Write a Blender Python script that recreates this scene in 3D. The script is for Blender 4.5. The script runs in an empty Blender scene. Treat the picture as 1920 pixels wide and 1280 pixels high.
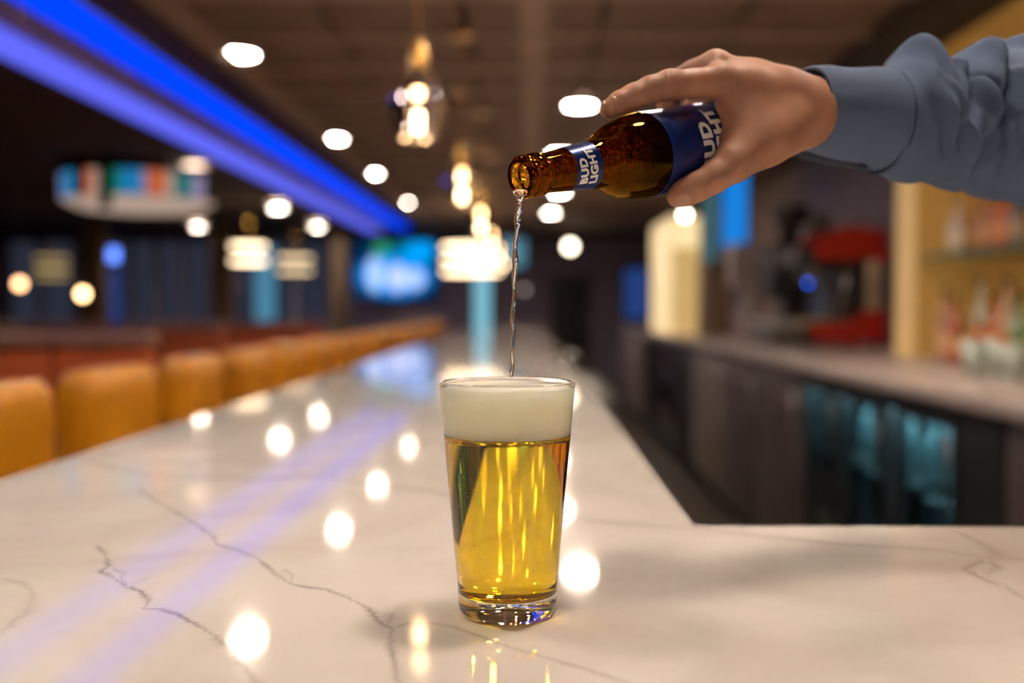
import bpy, bmesh, math, random
import numpy as np
from mathutils import Vector, Matrix

random.seed(7)
rng = np.random.default_rng(5)
SC = bpy.context.scene
COL = SC.collection

# ------------------------------------------------------------------ camera
F = 1867.0                      # 35 mm lens on a 36 mm sensor, pixels of a 1920 frame
CT = 1.09                       # height of the bar top
CAM = Vector((0, 0, CT + 0.198))
PITCH = math.atan(62 / F)
YAW = math.atan(32 / F)
FW = Vector((-math.sin(YAW) * math.cos(PITCH), math.cos(YAW) * math.cos(PITCH), -math.sin(PITCH)))
RT = Vector((math.cos(YAW), math.sin(YAW), 0))
UP = RT.cross(FW)
cd = bpy.data.cameras.new('camera')
cam = bpy.data.objects.new('camera', cd)
COL.objects.link(cam)
cam.matrix_world = Matrix(((RT.x, UP.x, -FW.x, CAM.x), (RT.y, UP.y, -FW.y, CAM.y), (RT.z, UP.z, -FW.z, CAM.z), (0, 0, 0, 1)))
cd.lens = 35
cd.sensor_width = 36
cd.clip_start = 0.02
cd.dof.use_dof = True
cd.dof.focus_distance = 0.66
cd.dof.aperture_fstop = 2.5
SC.camera = cam

# ------------------------------------------------------------------ world, lamps, exposure
W = bpy.data.worlds.new('night')
SC.world = W
W.use_nodes = True
W.node_tree.nodes['Background'].inputs[0].default_value = (0.040, 0.043, 0.066, 1)
W.node_tree.nodes['Background'].inputs[1].default_value = 1.0
SC.view_settings.view_transform = 'Standard'
SC.view_settings.look = 'None'
SC.view_settings.gamma = 1
SC.view_settings.use_curve_mapping = False
SC.view_settings.exposure = 0.0
cy = SC.cycles
cy.use_denoising = True
cy.max_bounces = 14
cy.transmission_bounces = 14
cy.glossy_bounces = 5
cy.diffuse_bounces = 3
cy.transparent_max_bounces = 8
cy.sample_clamp_indirect = 80
cy.blur_glossy = 0.2
cy.caustics_refractive = True
cy.caustics_reflective = False
cy.use_light_tree = True

LAMP_P = 6.6                    # watts of one recessed ceiling lamp
LAMP_C = (1.0, 0.765, 0.54)
CEIL = CAM.z + 1.25
HC = 1.25

def area_lamp(x, y, z, power, col, size, rot=None, shape='DISK', size_y=None, spread=180):
    l = bpy.data.lights.new('lamp_light', 'AREA')
    l.shape = shape
    l.size = size
    if size_y: l.size_y = size_y
    l.energy = power
    l.color = col
    l.spread = math.radians(spread)
    o = bpy.data.objects.new('lamp_light', l)
    COL.objects.link(o)
    o.location = (x, y, z)
    if rot: o.rotation_euler = rot
    return o

# ------------------------------------------------------------------ pixel to world
def P(px, py, d):
    return CAM + d * (FW + (px - 960) / F * RT + (640 - py) / F * UP)
def ray(px, py):
    return FW + (px - 960) / F * RT + (640 - py) / F * UP
def onz(px, py, z):
    r = ray(px, py); return CAM + r * ((z - CAM.z) / r.z)
def onY(px, py, y):
    r = ray(px, py); return CAM + r * (y / r.y)
def XY(px, y):                  # x of a pixel column at distance y
    return onY(px, 578, y).x
def ZY(py, y):
    return onY(960, py, y).z

# ------------------------------------------------------------------ materials
MATS = {}
def newmat(name):
    m = bpy.data.materials.new(name); m.use_nodes = True
    nt = m.node_tree
    for n in list(nt.nodes): nt.nodes.remove(n)
    out = nt.nodes.new('ShaderNodeOutputMaterial')
    return m, nt, out
def L(nt, a, b): nt.links.new(a, b)

def pm(name, col, rough=0.5, metal=0.0, var=0.12, scale=8.0, bump=0.0, bscale=60, spec=0.5, coat=0.0, sss=0.0, stretch=None, emit=None, es=0.0):
    if name in MATS: return MATS[name]
    m, nt, out = newmat(name)
    b = nt.nodes.new('ShaderNodeBsdfPrincipled')
    tc = nt.nodes.new('ShaderNodeTexCoord')
    mp = nt.nodes.new('ShaderNodeMapping')
    L(nt, tc.outputs['Object'], mp.inputs[0])
    if stretch: mp.inputs['Scale'].default_value = stretch
    n = nt.nodes.new('ShaderNodeTexNoise'); n.inputs['Scale'].default_value = scale; n.inputs['Detail'].default_value = 4
    L(nt, mp.outputs[0], n.inputs['Vector'])
    r = nt.nodes.new('ShaderNodeValToRGB')
    c = Vector(col)
    r.color_ramp.elements[0].position = 0.3; r.color_ramp.elements[1].position = 0.7
    r.color_ramp.elements[0].color = (*(c * (1 - var)), 1); r.color_ramp.elements[1].color = (*[min(1, v) for v in c * (1 + var)], 1)
    L(nt, n.outputs['Fac'], r.inputs[0]); L(nt, r.outputs[0], b.inputs['Base Color'])
    b.inputs['Roughness'].default_value = rough
    b.inputs['Metallic'].default_value = metal
    b.inputs['Specular IOR Level'].default_value = spec
    if coat: b.inputs['Coat Weight'].default_value = coat; b.inputs['Coat Roughness'].default_value = 0.08
    if sss:
        b.inputs['Subsurface Weight'].default_value = sss
        b.inputs['Subsurface Radius'].default_value = (1, .35, .2); b.inputs['Subsurface Scale'].default_value = 0.004
    if bump:
        n2 = nt.nodes.new('ShaderNodeTexNoise'); n2.inputs['Scale'].default_value = bscale; n2.inputs['Detail'].default_value = 5
        L(nt, mp.outputs[0], n2.inputs['Vector'])
        bp = nt.nodes.new('ShaderNodeBump'); bp.inputs['Strength'].default_value = bump; bp.inputs['Distance'].default_value = 0.002
        L(nt, n2.outputs['Fac'], bp.inputs['Height']); L(nt, bp.outputs[0], b.inputs['Normal'])
    if emit:
        b.inputs['Emission Color'].default_value = (*emit, 1); b.inputs['Emission Strength'].default_value = es
    L(nt, b.outputs[0], out.inputs[0])
    MATS[name] = m
    return m

def em(name, col, s, sample=True):
    if name in MATS: return MATS[name]
    m, nt, out = newmat(name)
    e = nt.nodes.new('ShaderNodeEmission'); e.inputs[0].default_value = (*col, 1); e.inputs[1].default_value = s
    L(nt, e.outputs[0], out.inputs[0])
    if not sample: m.cycles.emission_sampling = 'NONE'
    MATS[name] = m
    return m

def glassm(name, col, ior=1.5, rough=0.0, bump=0, bscale=200, bdist=0.0008):
    if name in MATS: return MATS[name]
    m, nt, out = newmat(name)
    g = nt.nodes.new('ShaderNodeBsdfGlass'); g.inputs['Color'].default_value = (*col, 1)
    g.inputs['IOR'].default_value = ior; g.inputs['Roughness'].default_value = rough
    if bump:
        tc = nt.nodes.new('ShaderNodeTexCoord')
        n2 = nt.nodes.new('ShaderNodeTexNoise'); n2.inputs['Scale'].default_value = bscale; n2.inputs['Detail'].default_value = 3
        L(nt, tc.outputs['Object'], n2.inputs['Vector'])
        bp = nt.nodes.new('ShaderNodeBump'); bp.inputs['Strength'].default_value = bump; bp.inputs['Distance'].default_value = bdist
        L(nt, n2.outputs['Fac'], bp.inputs['Height']); L(nt, bp.outputs[0], g.inputs['Normal'])
    L(nt, g.outputs[0], out.inputs[0])
    MATS[name] = m
    return m

def thin_glass(name, col, refl=0.08, rough=0.02):
    """flat panes: mostly see-through, a little mirror"""
    if name in MATS: return MATS[name]
    m, nt, out = newmat(name)
    t = nt.nodes.new('ShaderNodeBsdfTransparent'); t.inputs[0].default_value = (*col, 1)
    g = nt.nodes.new('ShaderNodeBsdfGlossy'); g.inputs['Roughness'].default_value = rough
    mx = nt.nodes.new('ShaderNodeMixShader')
    fr = nt.nodes.new('ShaderNodeLayerWeight'); fr.inputs[0].default_value = .5
    pw = nt.nodes.new('ShaderNodeMath'); pw.operation = 'POWER'; pw.inputs[1].default_value = 5
    L(nt, fr.outputs['Facing'], pw.inputs[0])
    ad = nt.nodes.new('ShaderNodeMath'); ad.operation = 'MULTIPLY_ADD'; ad.inputs[1].default_value = .9; ad.inputs[2].default_value = .04 + refl
    L(nt, pw.outputs[0], ad.inputs[0]); L(nt, ad.outputs[0], mx.inputs[0])
    L(nt, t.outputs[0], mx.inputs[1]); L(nt, g.outputs[0], mx.inputs[2]); L(nt, mx.outputs[0], out.inputs[0])
    MATS[name] = m
    return m

def quartz(vein=False):
    nm = 'quartz_vein' if vein else 'quartz'
    if nm in MATS: return MATS[nm]
    m, nt, out = newmat(nm)
    b = nt.nodes.new('ShaderNodeBsdfPrincipled')
    g = nt.nodes.new('ShaderNodeNewGeometry')
    n = nt.nodes.new('ShaderNodeTexNoise'); n.inputs['Scale'].default_value = 5; n.inputs['Detail'].default_value = 6; n.inputs['Distortion'].default_value = 1.2
    L(nt, g.outputs['Position'], n.inputs['Vector'])
    r = nt.nodes.new('ShaderNodeValToRGB')
    r.color_ramp.elements[0].position = 0.30; r.color_ramp.elements[0].color = (.70, .622, .56, 1)
    r.color_ramp.elements[1].position = 0.56; r.color_ramp.elements[1].color = (.81, .742, .675, 1)
    L(nt, n.outputs['Fac'], r.inputs[0])
    b.inputs['Roughness'].default_value = 0.11
    b.inputs['Specular IOR Level'].default_value = 0.6
    n2 = nt.nodes.new('ShaderNodeTexNoise'); n2.inputs['Scale'].default_value = 900; n2.inputs['Detail'].default_value = 2
    L(nt, g.outputs['Position'], n2.inputs['Vector'])
    mr = nt.nodes.new('ShaderNodeMapRange'); mr.inputs['To Min'].default_value = 0.035; mr.inputs['To Max'].default_value = 0.075
    L(nt, n2.outputs['Fac'], mr.inputs[0]); L(nt, mr.outputs[0], b.inputs['Roughness'])
    if vein:
        at = nt.nodes.new('ShaderNodeAttribute'); at.attribute_name = 'vein'
        n3 = nt.nodes.new('ShaderNodeTexNoise'); n3.inputs['Scale'].default_value = 220; n3.inputs['Detail'].default_value = 4
        L(nt, g.outputs['Position'], n3.inputs['Vector'])
        mm = nt.nodes.new('ShaderNodeMapRange'); mm.inputs['From Min'].default_value = .3; mm.inputs['From Max'].default_value = .62
        mm.inputs['To Min'].default_value = .75; mm.inputs['To Max'].default_value = 1.0
        L(nt, n3.outputs['Fac'], mm.inputs[0])
        mu = nt.nodes.new('ShaderNodeMath'); mu.operation = 'MULTIPLY'
        L(nt, at.outputs['Fac'], mu.inputs[0]); L(nt, mm.outputs[0], mu.inputs[1])
        mx = nt.nodes.new('ShaderNodeMix'); mx.data_type = 'RGBA'
        L(nt, mu.outputs[0], mx.inputs[0]); L(nt, r.outputs[0], mx.inputs[6]); mx.inputs[7].default_value = (.30, .24, .21, 1)
        L(nt, mx.outputs[2], b.inputs['Base Color'])
    else:
        L(nt, r.outputs[0], b.inputs['Base Color'])
    L(nt, b.outputs[0], out.inputs[0])
    MATS[nm] = m
    return m

def screen_mat(name, base, blobs, s=1.0):
    """a lit display: soft colour blobs (x, z, rx, rz, colour) in object space"""
    m, nt, out = newmat(name)
    tc = nt.nodes.new('ShaderNodeTexCoord')
    cur = nt.nodes.new('ShaderNodeRGB'); cur.outputs[0].default_value = (*base, 1); cur = cur.outputs[0]
    for (x, z, rx, rz, c) in blobs:
        mp = nt.nodes.new('ShaderNodeMapping'); mp.vector_type = 'POINT'
        mp.inputs['Location'].default_value = (-x / rx, 0, -z / rz); mp.inputs['Scale'].default_value = (1 / rx, 0, 1 / rz)
        L(nt, tc.outputs['Object'], mp.inputs[0])
        ln = nt.nodes.new('ShaderNodeVectorMath'); ln.operation = 'LENGTH'; L(nt, mp.outputs[0], ln.inputs[0])
        mr = nt.nodes.new('ShaderNodeMapRange'); mr.inputs['From Min'].default_value = 1.15; mr.inputs['From Max'].default_value = .75
        L(nt, ln.outputs['Value'], mr.inputs[0])
        mx = nt.nodes.new('ShaderNodeMix'); mx.data_type = 'RGBA'
        L(nt, mr.outputs[0], mx.inputs[0]); L(nt, cur, mx.inputs[6]); mx.inputs[7].default_value = (*c, 1)
        cur = mx.outputs[2]
    e = nt.nodes.new('ShaderNodeEmission'); e.inputs[1].default_value = s
    L(nt, cur, e.inputs[0]); L(nt, e.outputs[0], out.inputs[0])
    return m

# ------------------------------------------------------------------ mesh builder
class MB:
    def __init__(s): s.v = []; s.f = []; s.sm = []
    def add(s, vs, fs, smooth=False, M=None):
        k = len(s.v)
        for v in vs:
            v = Vector(v)
            if M is not None: v = M @ v
            s.v.append(tuple(v))
        for f in fs: s.f.append(tuple(i + k for i in f)); s.sm.append(smooth)
        return s
    def box(s, x0, x1, y0, y1, z0, z1, M=None, ch=0.0):
        if ch <= 0:
            vs = [(x, y, z) for z in (z0, z1) for y in (y0, y1) for x in (x0, x1)]
            fs = [(0, 2, 3, 1), (4, 5, 7, 6), (0, 1, 5, 4), (2, 6, 7, 3), (0, 4, 6, 2), (1, 3, 7, 5)]
            return s.add(vs, fs, False, M)
        bm = bmesh.new(); bmesh.ops.create_cube(bm, size=1)
        for v in bm.verts: v.co = Vector(((x0 + x1) / 2 + v.co.x * (x1 - x0), (y0 + y1) / 2 + v.co.y * (y1 - y0), (z0 + z1) / 2 + v.co.z * (z1 - z0)))
        bmesh.ops.bevel(bm, geom=list(bm.edges), offset=ch, segments=3, profile=0.5, affect='EDGES')
        bm.verts.index_update()
        s.add([v.co.copy() for v in bm.verts], [[v.index for v in f.verts] for f in bm.faces], True, M)
        bm.free()
        return s
    def lathe(s, prof, n=32, M=None, smooth=True, wob=None):
        vs = []; fs = []; m = len(prof)
        for i, (r, z) in enumerate(prof):
            for j in range(n):
                a = 2 * math.pi * j / n
                rr = r * (1 + (wob(a, z) if wob else 0))
                vs.append((rr * math.cos(a), rr * math.sin(a), z))
        for i in range(m - 1):
            for j in range(n):
                a, b = i * n + j, i * n + (j + 1) % n
                fs.append((a, b, b + n, a + n))
        return s.add(vs, fs, smooth, M)
    def cyl(s, r, z0, z1, n=24, M=None, r2=None):
        r2 = r if r2 is None else r2
        s.lathe([(1e-5, z0), (r, z0)], n, M, False); s.lathe([(r, z0), (r2, z1)], n, M, True); s.lathe([(r2, z1), (1e-5, z1)], n, M, False)
        return s
    def tube(s, pts, rad, n=10, cap=True):
        pts = [Vector(p) for p in pts]; vs = []; fs = []
        up = None
        for i, p in enumerate(pts):
            t = (pts[min(i + 1, len(pts) - 1)] - pts[max(i - 1, 0)]).normalized()
            if up is None: up = t.orthogonal().normalized()
            a = (up - t * up.dot(t)).normalized(); up = a; b = t.cross(a)
            r = rad[i] if isinstance(rad, (list, tuple)) else rad
            for j in range(n):
                q = 2 * math.pi * j / n
                vs.append(p + (a * math.cos(q) + b * math.sin(q)) * r)
        for i in range(len(pts) - 1):
            for j in range(n):
                a, b = i * n + j, i * n + (j + 1) % n
                fs.append((a, b, b + n, a + n))
        if cap:
            fs.append(tuple(reversed(range(n)))); fs.append(tuple(range((len(pts) - 1) * n, len(pts) * n)))
        return s.add(vs, fs, True)
    def sphere(s, c, r, n=16, sc=(1, 1, 1)):
        prof = [(max(1e-5, r * math.sin(math.pi * i / n)), -r * math.cos(math.pi * i / n)) for i in range(n + 1)]
        return s.lathe(prof, n * 2, Matrix.Translation(Vector(c)) @ Matrix.Diagonal((*sc, 1)))
    def mesh(s, name):
        me = bpy.data.meshes.new(name)
        me.from_pydata(s.v, [], s.f)
        me.polygons.foreach_set('use_smooth', s.sm)
        me.update()
        return me

def obj(name, mb, mat, parent=None, label=None, loc=None):
    me = mb.mesh(name) if isinstance(mb, MB) else mb
    if not me.materials: me.materials.append(mat)
    o = bpy.data.objects.new(name, me); COL.objects.link(o)
    if loc is not None: o.location = loc
    if parent is not None: o.parent = parent
    if label: o['label'] = label
    return o
def tag(o, label, cat, group=None):
    o['label'] = label; o['category'] = cat
    if group: o['group'] = group
    return o
def thing(name, label, cat, loc=(0, 0, 0), group=None, rz=0):
    o = bpy.data.objects.new(name, None); COL.objects.link(o)
    o.location = loc; o.rotation_euler = (0, 0, rz); o.empty_display_size = .05
    return tag(o, label, cat, group)
def struct(name, mb, mat, label=None):
    o = obj(name, mb, mat); o['kind'] = 'structure'
    if label: o['label'] = label
    return o
def dup(root, loc, label=None, rz=None):
    r = root.copy(); COL.objects.link(r); r.location = loc
    if rz is not None: r.rotation_euler = (0, 0, rz)
    if label: r['label'] = label
    for ch in list(root.children):
        c = ch.copy(); COL.objects.link(c); c.parent = r
        for g in list(ch.children):
            d = g.copy(); COL.objects.link(d); d.parent = c
    return r
def TR(x, y, z): return Matrix.Translation((x, y, z))

# ------------------------------------------------------------------ SDF meshing (hand)
def cone_sdf(p, a, b, ra, rb):
    ab = b - a; t = np.clip(((p - a) @ ab) / max(1e-12, ab @ ab), 0, 1)
    return np.linalg.norm(p - (a + t[:, None] * ab), axis=1) - (ra + t * (rb - ra))
def smin(a, b, k):
    h = np.maximum(k - np.abs(a - b), 0) / k
    return np.minimum(a, b) - h * h * k * .25
def surface_nets(fun, lo, hi, h):
    n = np.ceil((hi - lo) / h).astype(int) + 1
    gx, gy, gz = [lo[i] + h * np.arange(n[i]) for i in range(3)]
    K = 5                                     # coarse pass first, fine only near the skin
    nc = n // K + 2
    cg = np.stack(np.meshgrid(*[lo[i] + h * K * np.arange(nc[i]) for i in range(3)], indexing='ij'), -1).reshape(-1, 3)
    DC = fun(cg).reshape(nc)
    ii = np.indices(n).reshape(3, -1)
    D = DC[tuple(np.minimum((ii + K // 2) // K, nc[:, None] - 1))]
    m = np.abs(D) < h * K * 1.6
    G = lo + h * ii[:, m].T
    D[m] = fun(G)
    D = D.reshape(n)
    S = D < 0
    acc = np.zeros((*(n - 1), 3)); cnt = np.zeros(n - 1)
    def sl(o): return tuple(slice(o[i], o[i] + n[i] - 1) for i in range(3))
    for ax in range(3):
        o1, o2 = [i for i in range(3) if i != ax]
        for a in (0, 1):
            for b in (0, 1):
                s = [0, 0, 0]; s[o1] = a; s[o2] = b; e = list(s); e[ax] = 1
                d0, d1 = D[sl(s)], D[sl(e)]
                m = (d0 < 0) != (d1 < 0)
                t = np.where(m, d0 / np.where(m, d0 - d1, 1), 0)
                for i in range(3):
                    val = s[i] + (t if i == ax else 0)
                    acc[..., i] += np.where(m, val, 0)
                cnt += m
    act = cnt > 0
    idx = -np.ones(n - 1, int); idx[act] = np.arange(act.sum())
    cell = np.argwhere(act)
    V = lo + h * (cell + acc[act] / cnt[act][:, None])
    quads = []
    for ax in range(3):
        o1, o2 = (ax + 1) % 3, (ax + 2) % 3
        a = [slice(None)] * 3; b = [slice(None)] * 3; a[ax] = slice(0, -1); b[ax] = slice(1, None)
        s0, s1 = S[tuple(a)], S[tuple(b)]
        E = np.argwhere(s0 != s1)
        E = E[(E[:, o1] > 0) & (E[:, o2] > 0) & (E[:, o1] < n[o1] - 1) & (E[:, o2] < n[o2] - 1)]
        fl = s0[tuple(E.T)]
        def c(d1, d2):
            q = E.copy(); q[:, o1] += d1; q[:, o2] += d2
            return idx[tuple(q.T)]
        Q = np.stack([c(-1, -1), c(0, -1), c(0, 0), c(-1, 0)], 1)
        Q = np.where(fl[:, None], Q, Q[:, ::-1])
        quads.append(Q)
    return V, np.concatenate(quads)

# ================================================================== STRUCTURE
X0, X1, Y0, Y1 = -9.4, 2.42, -3.2, 17.0
PX1 = 2.35
m_floor = pm('floor_wood', (.055, .035, .026), .45, var=.35, scale=3, stretch=(6, .6, 1))
m_wall = pm('plaster_mauve', (.30, .25, .32), .8, var=.08)
m_wall2 = pm('plaster_dark', (.035, .028, .03), .8, var=.1)
m_ceil = pm('ceiling_dark', (.075, .045, .03), .85, var=.12)
m_tile = pm('ceiling_tile_brown', (.21, .135, .10), .8, var=.16, scale=2.5)
m_grid = pm('ceiling_grid_brown', (.40, .29, .225), .7, var=.08)
m_brown = pm('cabinet_brown', (.085, .056, .046), .5, var=.2, scale=4, stretch=(1, 1, .12))
m_cabtaupe = pm('cabinet_taupe', (.20, .155, .13), .5, var=.15)
m_black = pm('black_plastic', (.012, .012, .013), .45)
m_steel = pm('steel', (.55, .54, .52), .28, 1.0, var=.05)
m_darkst = pm('dark_steel', (.12, .11, .11), .35, .9)
m_colw = pm('column_wood', (.15, .09, .04), .6, var=.2, stretch=(4, 4, .4))

struct('floor', MB().box(X0, X1, Y0, Y1, -.1, 0), m_floor)
ceil = struct('ceiling', MB().box(X0, X1, Y0, Y1, CEIL + .03, CEIL + .13), m_ceil)
# tiles: the grid over the bar, one shared mesh
tile_me = MB().box(-.285, .285, -.285, .285, -.03, 0, ch=.008).mesh('ceiling_tile')
tile_me.materials.append(m_tile)
for i in range(7):
    for j in range(25):
        x = -1.18 + i * .6; y = 1.9 + j * .6
        if x > 2.2: continue
        o = bpy.data.objects.new('ceiling_tile', tile_me); COL.objects.link(o); o.parent = ceil
        o.location = (x, y, CEIL + .03)
for x in (-1.48, .02, ):
    mb = MB().box(x - .06, x + .06, Y0 + .02, 16.6, CEIL - .035, CEIL + .03)
    obj('ceiling_rail', mb, m_grid, ceil)
for y in [2.2 + .6 * k for k in range(24)]:
    obj('ceiling_rail', MB().box(-1.42, 2.3, y - .04, y + .04, CEIL - .014, CEIL + .03), m_grid, ceil)
struct('wall_left', MB().box(X0 - .1, X0, Y0, Y1, 0, CEIL + .03), m_wall2)
struct('wall_right', MB().box(X1, X1 + .1, Y0, Y1, 0, CEIL + .03), m_wall)
struct('wall_front', MB().box(X0, X1, Y0 - .1, Y0, 0, CEIL + .03), m_wall2)
# back wall with openings (pixel columns at Y1)
zt, zb = ZY(448, Y1), .35
ops = [(12, 140, zb, zt), (192, 396, zb, zt), (436, 618, zb, zt), (884, 922, .2, ZY(452, Y1)), (1036, 1104, 0, ZY(520, Y1)), (1166, 1218, CT + .0, ZY(500, Y1))]
xs = X0; mb = MB()
for (a, b, z0, z1) in ops:
    xa, xb = XY(a, Y1), XY(b, Y1)
    mb.box(xs, xa, Y1, Y1 + .2, 0, CEIL + .03)
    if z0 > 0: mb.box(xa, xb, Y1, Y1 + .2, 0, z0)
    mb.box(xa, xb, Y1, Y1 + .2, z1, CEIL + .03)
    xs = xb
mb.box(xs, X1, Y1, Y1 + .2, 0, CEIL + .03)
struct('wall_back', mb, m_wall)
m_frame = pm('window_frame', (.12, .115, .14), .5)
m_pane = thin_glass('window_glass', (.8, .82, .85), .03)
wi = 0
for k, (a, b, z0, z1) in enumerate(ops):
    xa, xb = XY(a, Y1), XY(b, Y1)
    if k == 4:
        d = struct('door_1', MB().box(xa + .01, xb - .01, Y1 + .08, Y1 + .13, 0, z1 - .01, ch=.004), pm('door_black', (.008, .006, .006), .5))
        obj('door_handle', MB().tube([(xb - .08, Y1 + .05, 1.0), (xb - .08, Y1 + .05, 1.25)], .012), m_steel, d)
        obj('door_frame', MB().box(xa - .06, xa, Y1 - .03, Y1, 0, z1 + .06).box(xb, xb + .06, Y1 - .03, Y1, 0, z1 + .06).box(xa, xb, Y1 - .03, Y1, z1, z1 + .06), m_colw, d)
        continue
    wi += 1
    fr = MB()
    w = .04
    fr.box(xa, xb, Y1 + .02, Y1 + .1, z0, z0 + w).box(xa, xb, Y1 + .02, Y1 + .1, z1 - w, z1)
    fr.box(xa, xa + w, Y1 + .02, Y1 + .1, z0 + w, z1 - w).box(xb - w, xb, Y1 + .02, Y1 + .1, z0 + w, z1 - w)
    wo = struct('window_%d' % wi, fr, m_frame)
    nm = {0: 2, 1: 4, 2: 3, 3: 1, 5: 1}[k]
    for q in range(nm):
        pa = xa + w + (xb - xa - 2 * w) * q / nm; pb = xa + w + (xb - xa - 2 * w) * (q + 1) / nm
        obj('pane', MB().box(pa, pb - (0.0 if q == nm - 1 else .03), Y1 + .05, Y1 + .058, z0 + w, z1 - w), m_pane, wo)
        if q < nm - 1: obj('mullion', MB().box(pb - .06, pb + .03, Y1 + .01, Y1 + .1, z0 + w, z1 - w), pm('mullion_grey', (.42, .42, .50), .5), wo)
# things outside the windows
def lit(name, label, cat, px0, px1, py0, py1, y, th, mat, frame=None):
    a = onY(px0, py1, y); b = onY(px1, py0, y)
    t = thing(name, label, cat, ((a.x + b.x) / 2, y, (a.z + b.z) / 2))
    w, h = (b.x - a.x) / 2, (b.z - a.z) / 2
    obj('screen', MB().box(-w, w, -.004, 0, -h, h), mat, t)
    obj('housing', MB().box(-w - .02, w + .02, .0, th, -h - .02, h + .02, ch=.006), frame or m_black, t)
    if y < 12: obj('hanger', MB().tube([(0, th / 2, h), (0, th / 2, CEIL - (a.z + b.z) / 2)], .012, 8), m_black, t)
    return t
lit('light_box', 'tall pale cyan light strip on the far wall behind the stream of beer', 'light', 889, 919, 455, 640, Y1 - .06, .058, em('cyan_strip', (.20, .48, .60), 1.1))
lit('light_box', 'dim sky-blue upright light strip between the two left ceiling drum lamps', 'light', 478, 516, 462, 606, Y1 - .06, .058, em('sky_strip', (.07, .22, .34), 1.0))
lit('light_box', 'small bright blue lit sign on the far window left of the brown column', 'sign', 196, 222, 466, 490, Y1 - .06, .058, em('blue_sign', (.12, .25, 1), 3.2))
lit('light_box', 'dark royal blue upright panel under the small blue sign', 'sign', 196, 226, 505, 620, Y1 - .06, .058, em('royal_strip', (.018, .04, .16), 1.0))
lit('light_box', 'pale blue screen glowing behind the beer stream near the ceiling line', 'screen', 930, 985, 448, 500, Y1 - .06, .058, em('pale_screen', (.10, .26, .36), 1.0))
lit('light_box', 'dark blue lit panel left of the yellow lit column', 'screen', 1172, 1216, 505, 596, Y1 - .06, .058, em('navy_screen', (.018, .05, .20), 1.0))
# columns and beams
for i, (a, b, y) in enumerate(((150, 192, 14.2), (398, 434, 14.8), (622, 650, 15.6))):
    struct('trim_%d' % (i + 1), MB().box(XY(a, y), XY(b, y), y, y + .25, 0, CEIL + .03, ch=.01), m_colw)
struct('trim_4', MB().box(X0, X1, 15.9, 16.15, ZY(444, 15.9), CEIL + .03), pm('beam_dark', (.02, .014, .012), .7))

# ================================================================== BAR COUNTER
bx0, bx1, byc, bend = -.614, .152, .908, 11.0
bar = thing('bar_counter', 'long white veined quartz bar counter under the beer glass', 'counter', (0, 0, 0))
TH = .04
near0 = .02
# L-shaped slab with rounded edge, one polygon extruded
bm = bmesh.new()
outl = [(bx0, near0 - .5), (1.12, near0 - .5), (1.12, byc), (bx1, byc), (bx1, bend), (bx0, bend)]
vs = [bm.verts.new((x, y, CT - TH)) for x, y in outl]
f = bm.faces.new(vs)
r = bmesh.ops.extrude_face_region(bm, geom=[f])
bmesh.ops.translate(bm, verts=[e for e in r['geom'] if isinstance(e, bmesh.types.BMVert)], vec=(0, 0, TH))
bmesh.ops.recalc_face_normals(bm, faces=bm.faces)
top_e = [e for e in bm.edges if all(abs(v.co.z - CT) < 1e-5 for v in e.verts)]
bmesh.ops.bevel(bm, geom=top_e, offset=.0025, segments=3, profile=.5, affect='EDGES')
me = bpy.data.meshes.new('countertop'); bm.to_mesh(me); bm.free()
obj('countertop', me, quartz(), bar)
obj('bar_front', MB().box(bx0 + .12, bx0 + .16, near0 - .4, bend - .1, 0, CT - TH), m_brown, bar)
obj('bar_back', MB().box(bx1 - .06, bx1 - .02, byc - .1, bend - .1, .1, CT - TH), m_brown, bar)
obj('bar_end', MB().box(bx0 + .16, bx1 - .06, bend - .14, bend - .1, 0, CT - TH), m_brown, bar)
obj('bar_return', MB().box(bx1 - .02, 1.1, byc - .1, byc - .06, .1, CT - TH), m_brown, bar)
obj('foot_rail', MB().tube([(bx0 + .08, near0, .2), (bx0 + .08, bend - .1, .2)], .02, 12), m_steel, bar)
for k in range(5):
    y = 1.2 + k * 2.2
    obj('rail_bracket', MB().tube([(bx0 + .12, y, .2), (bx0 + .08, y, .2)], .012, 8), m_steel, bar)

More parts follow.
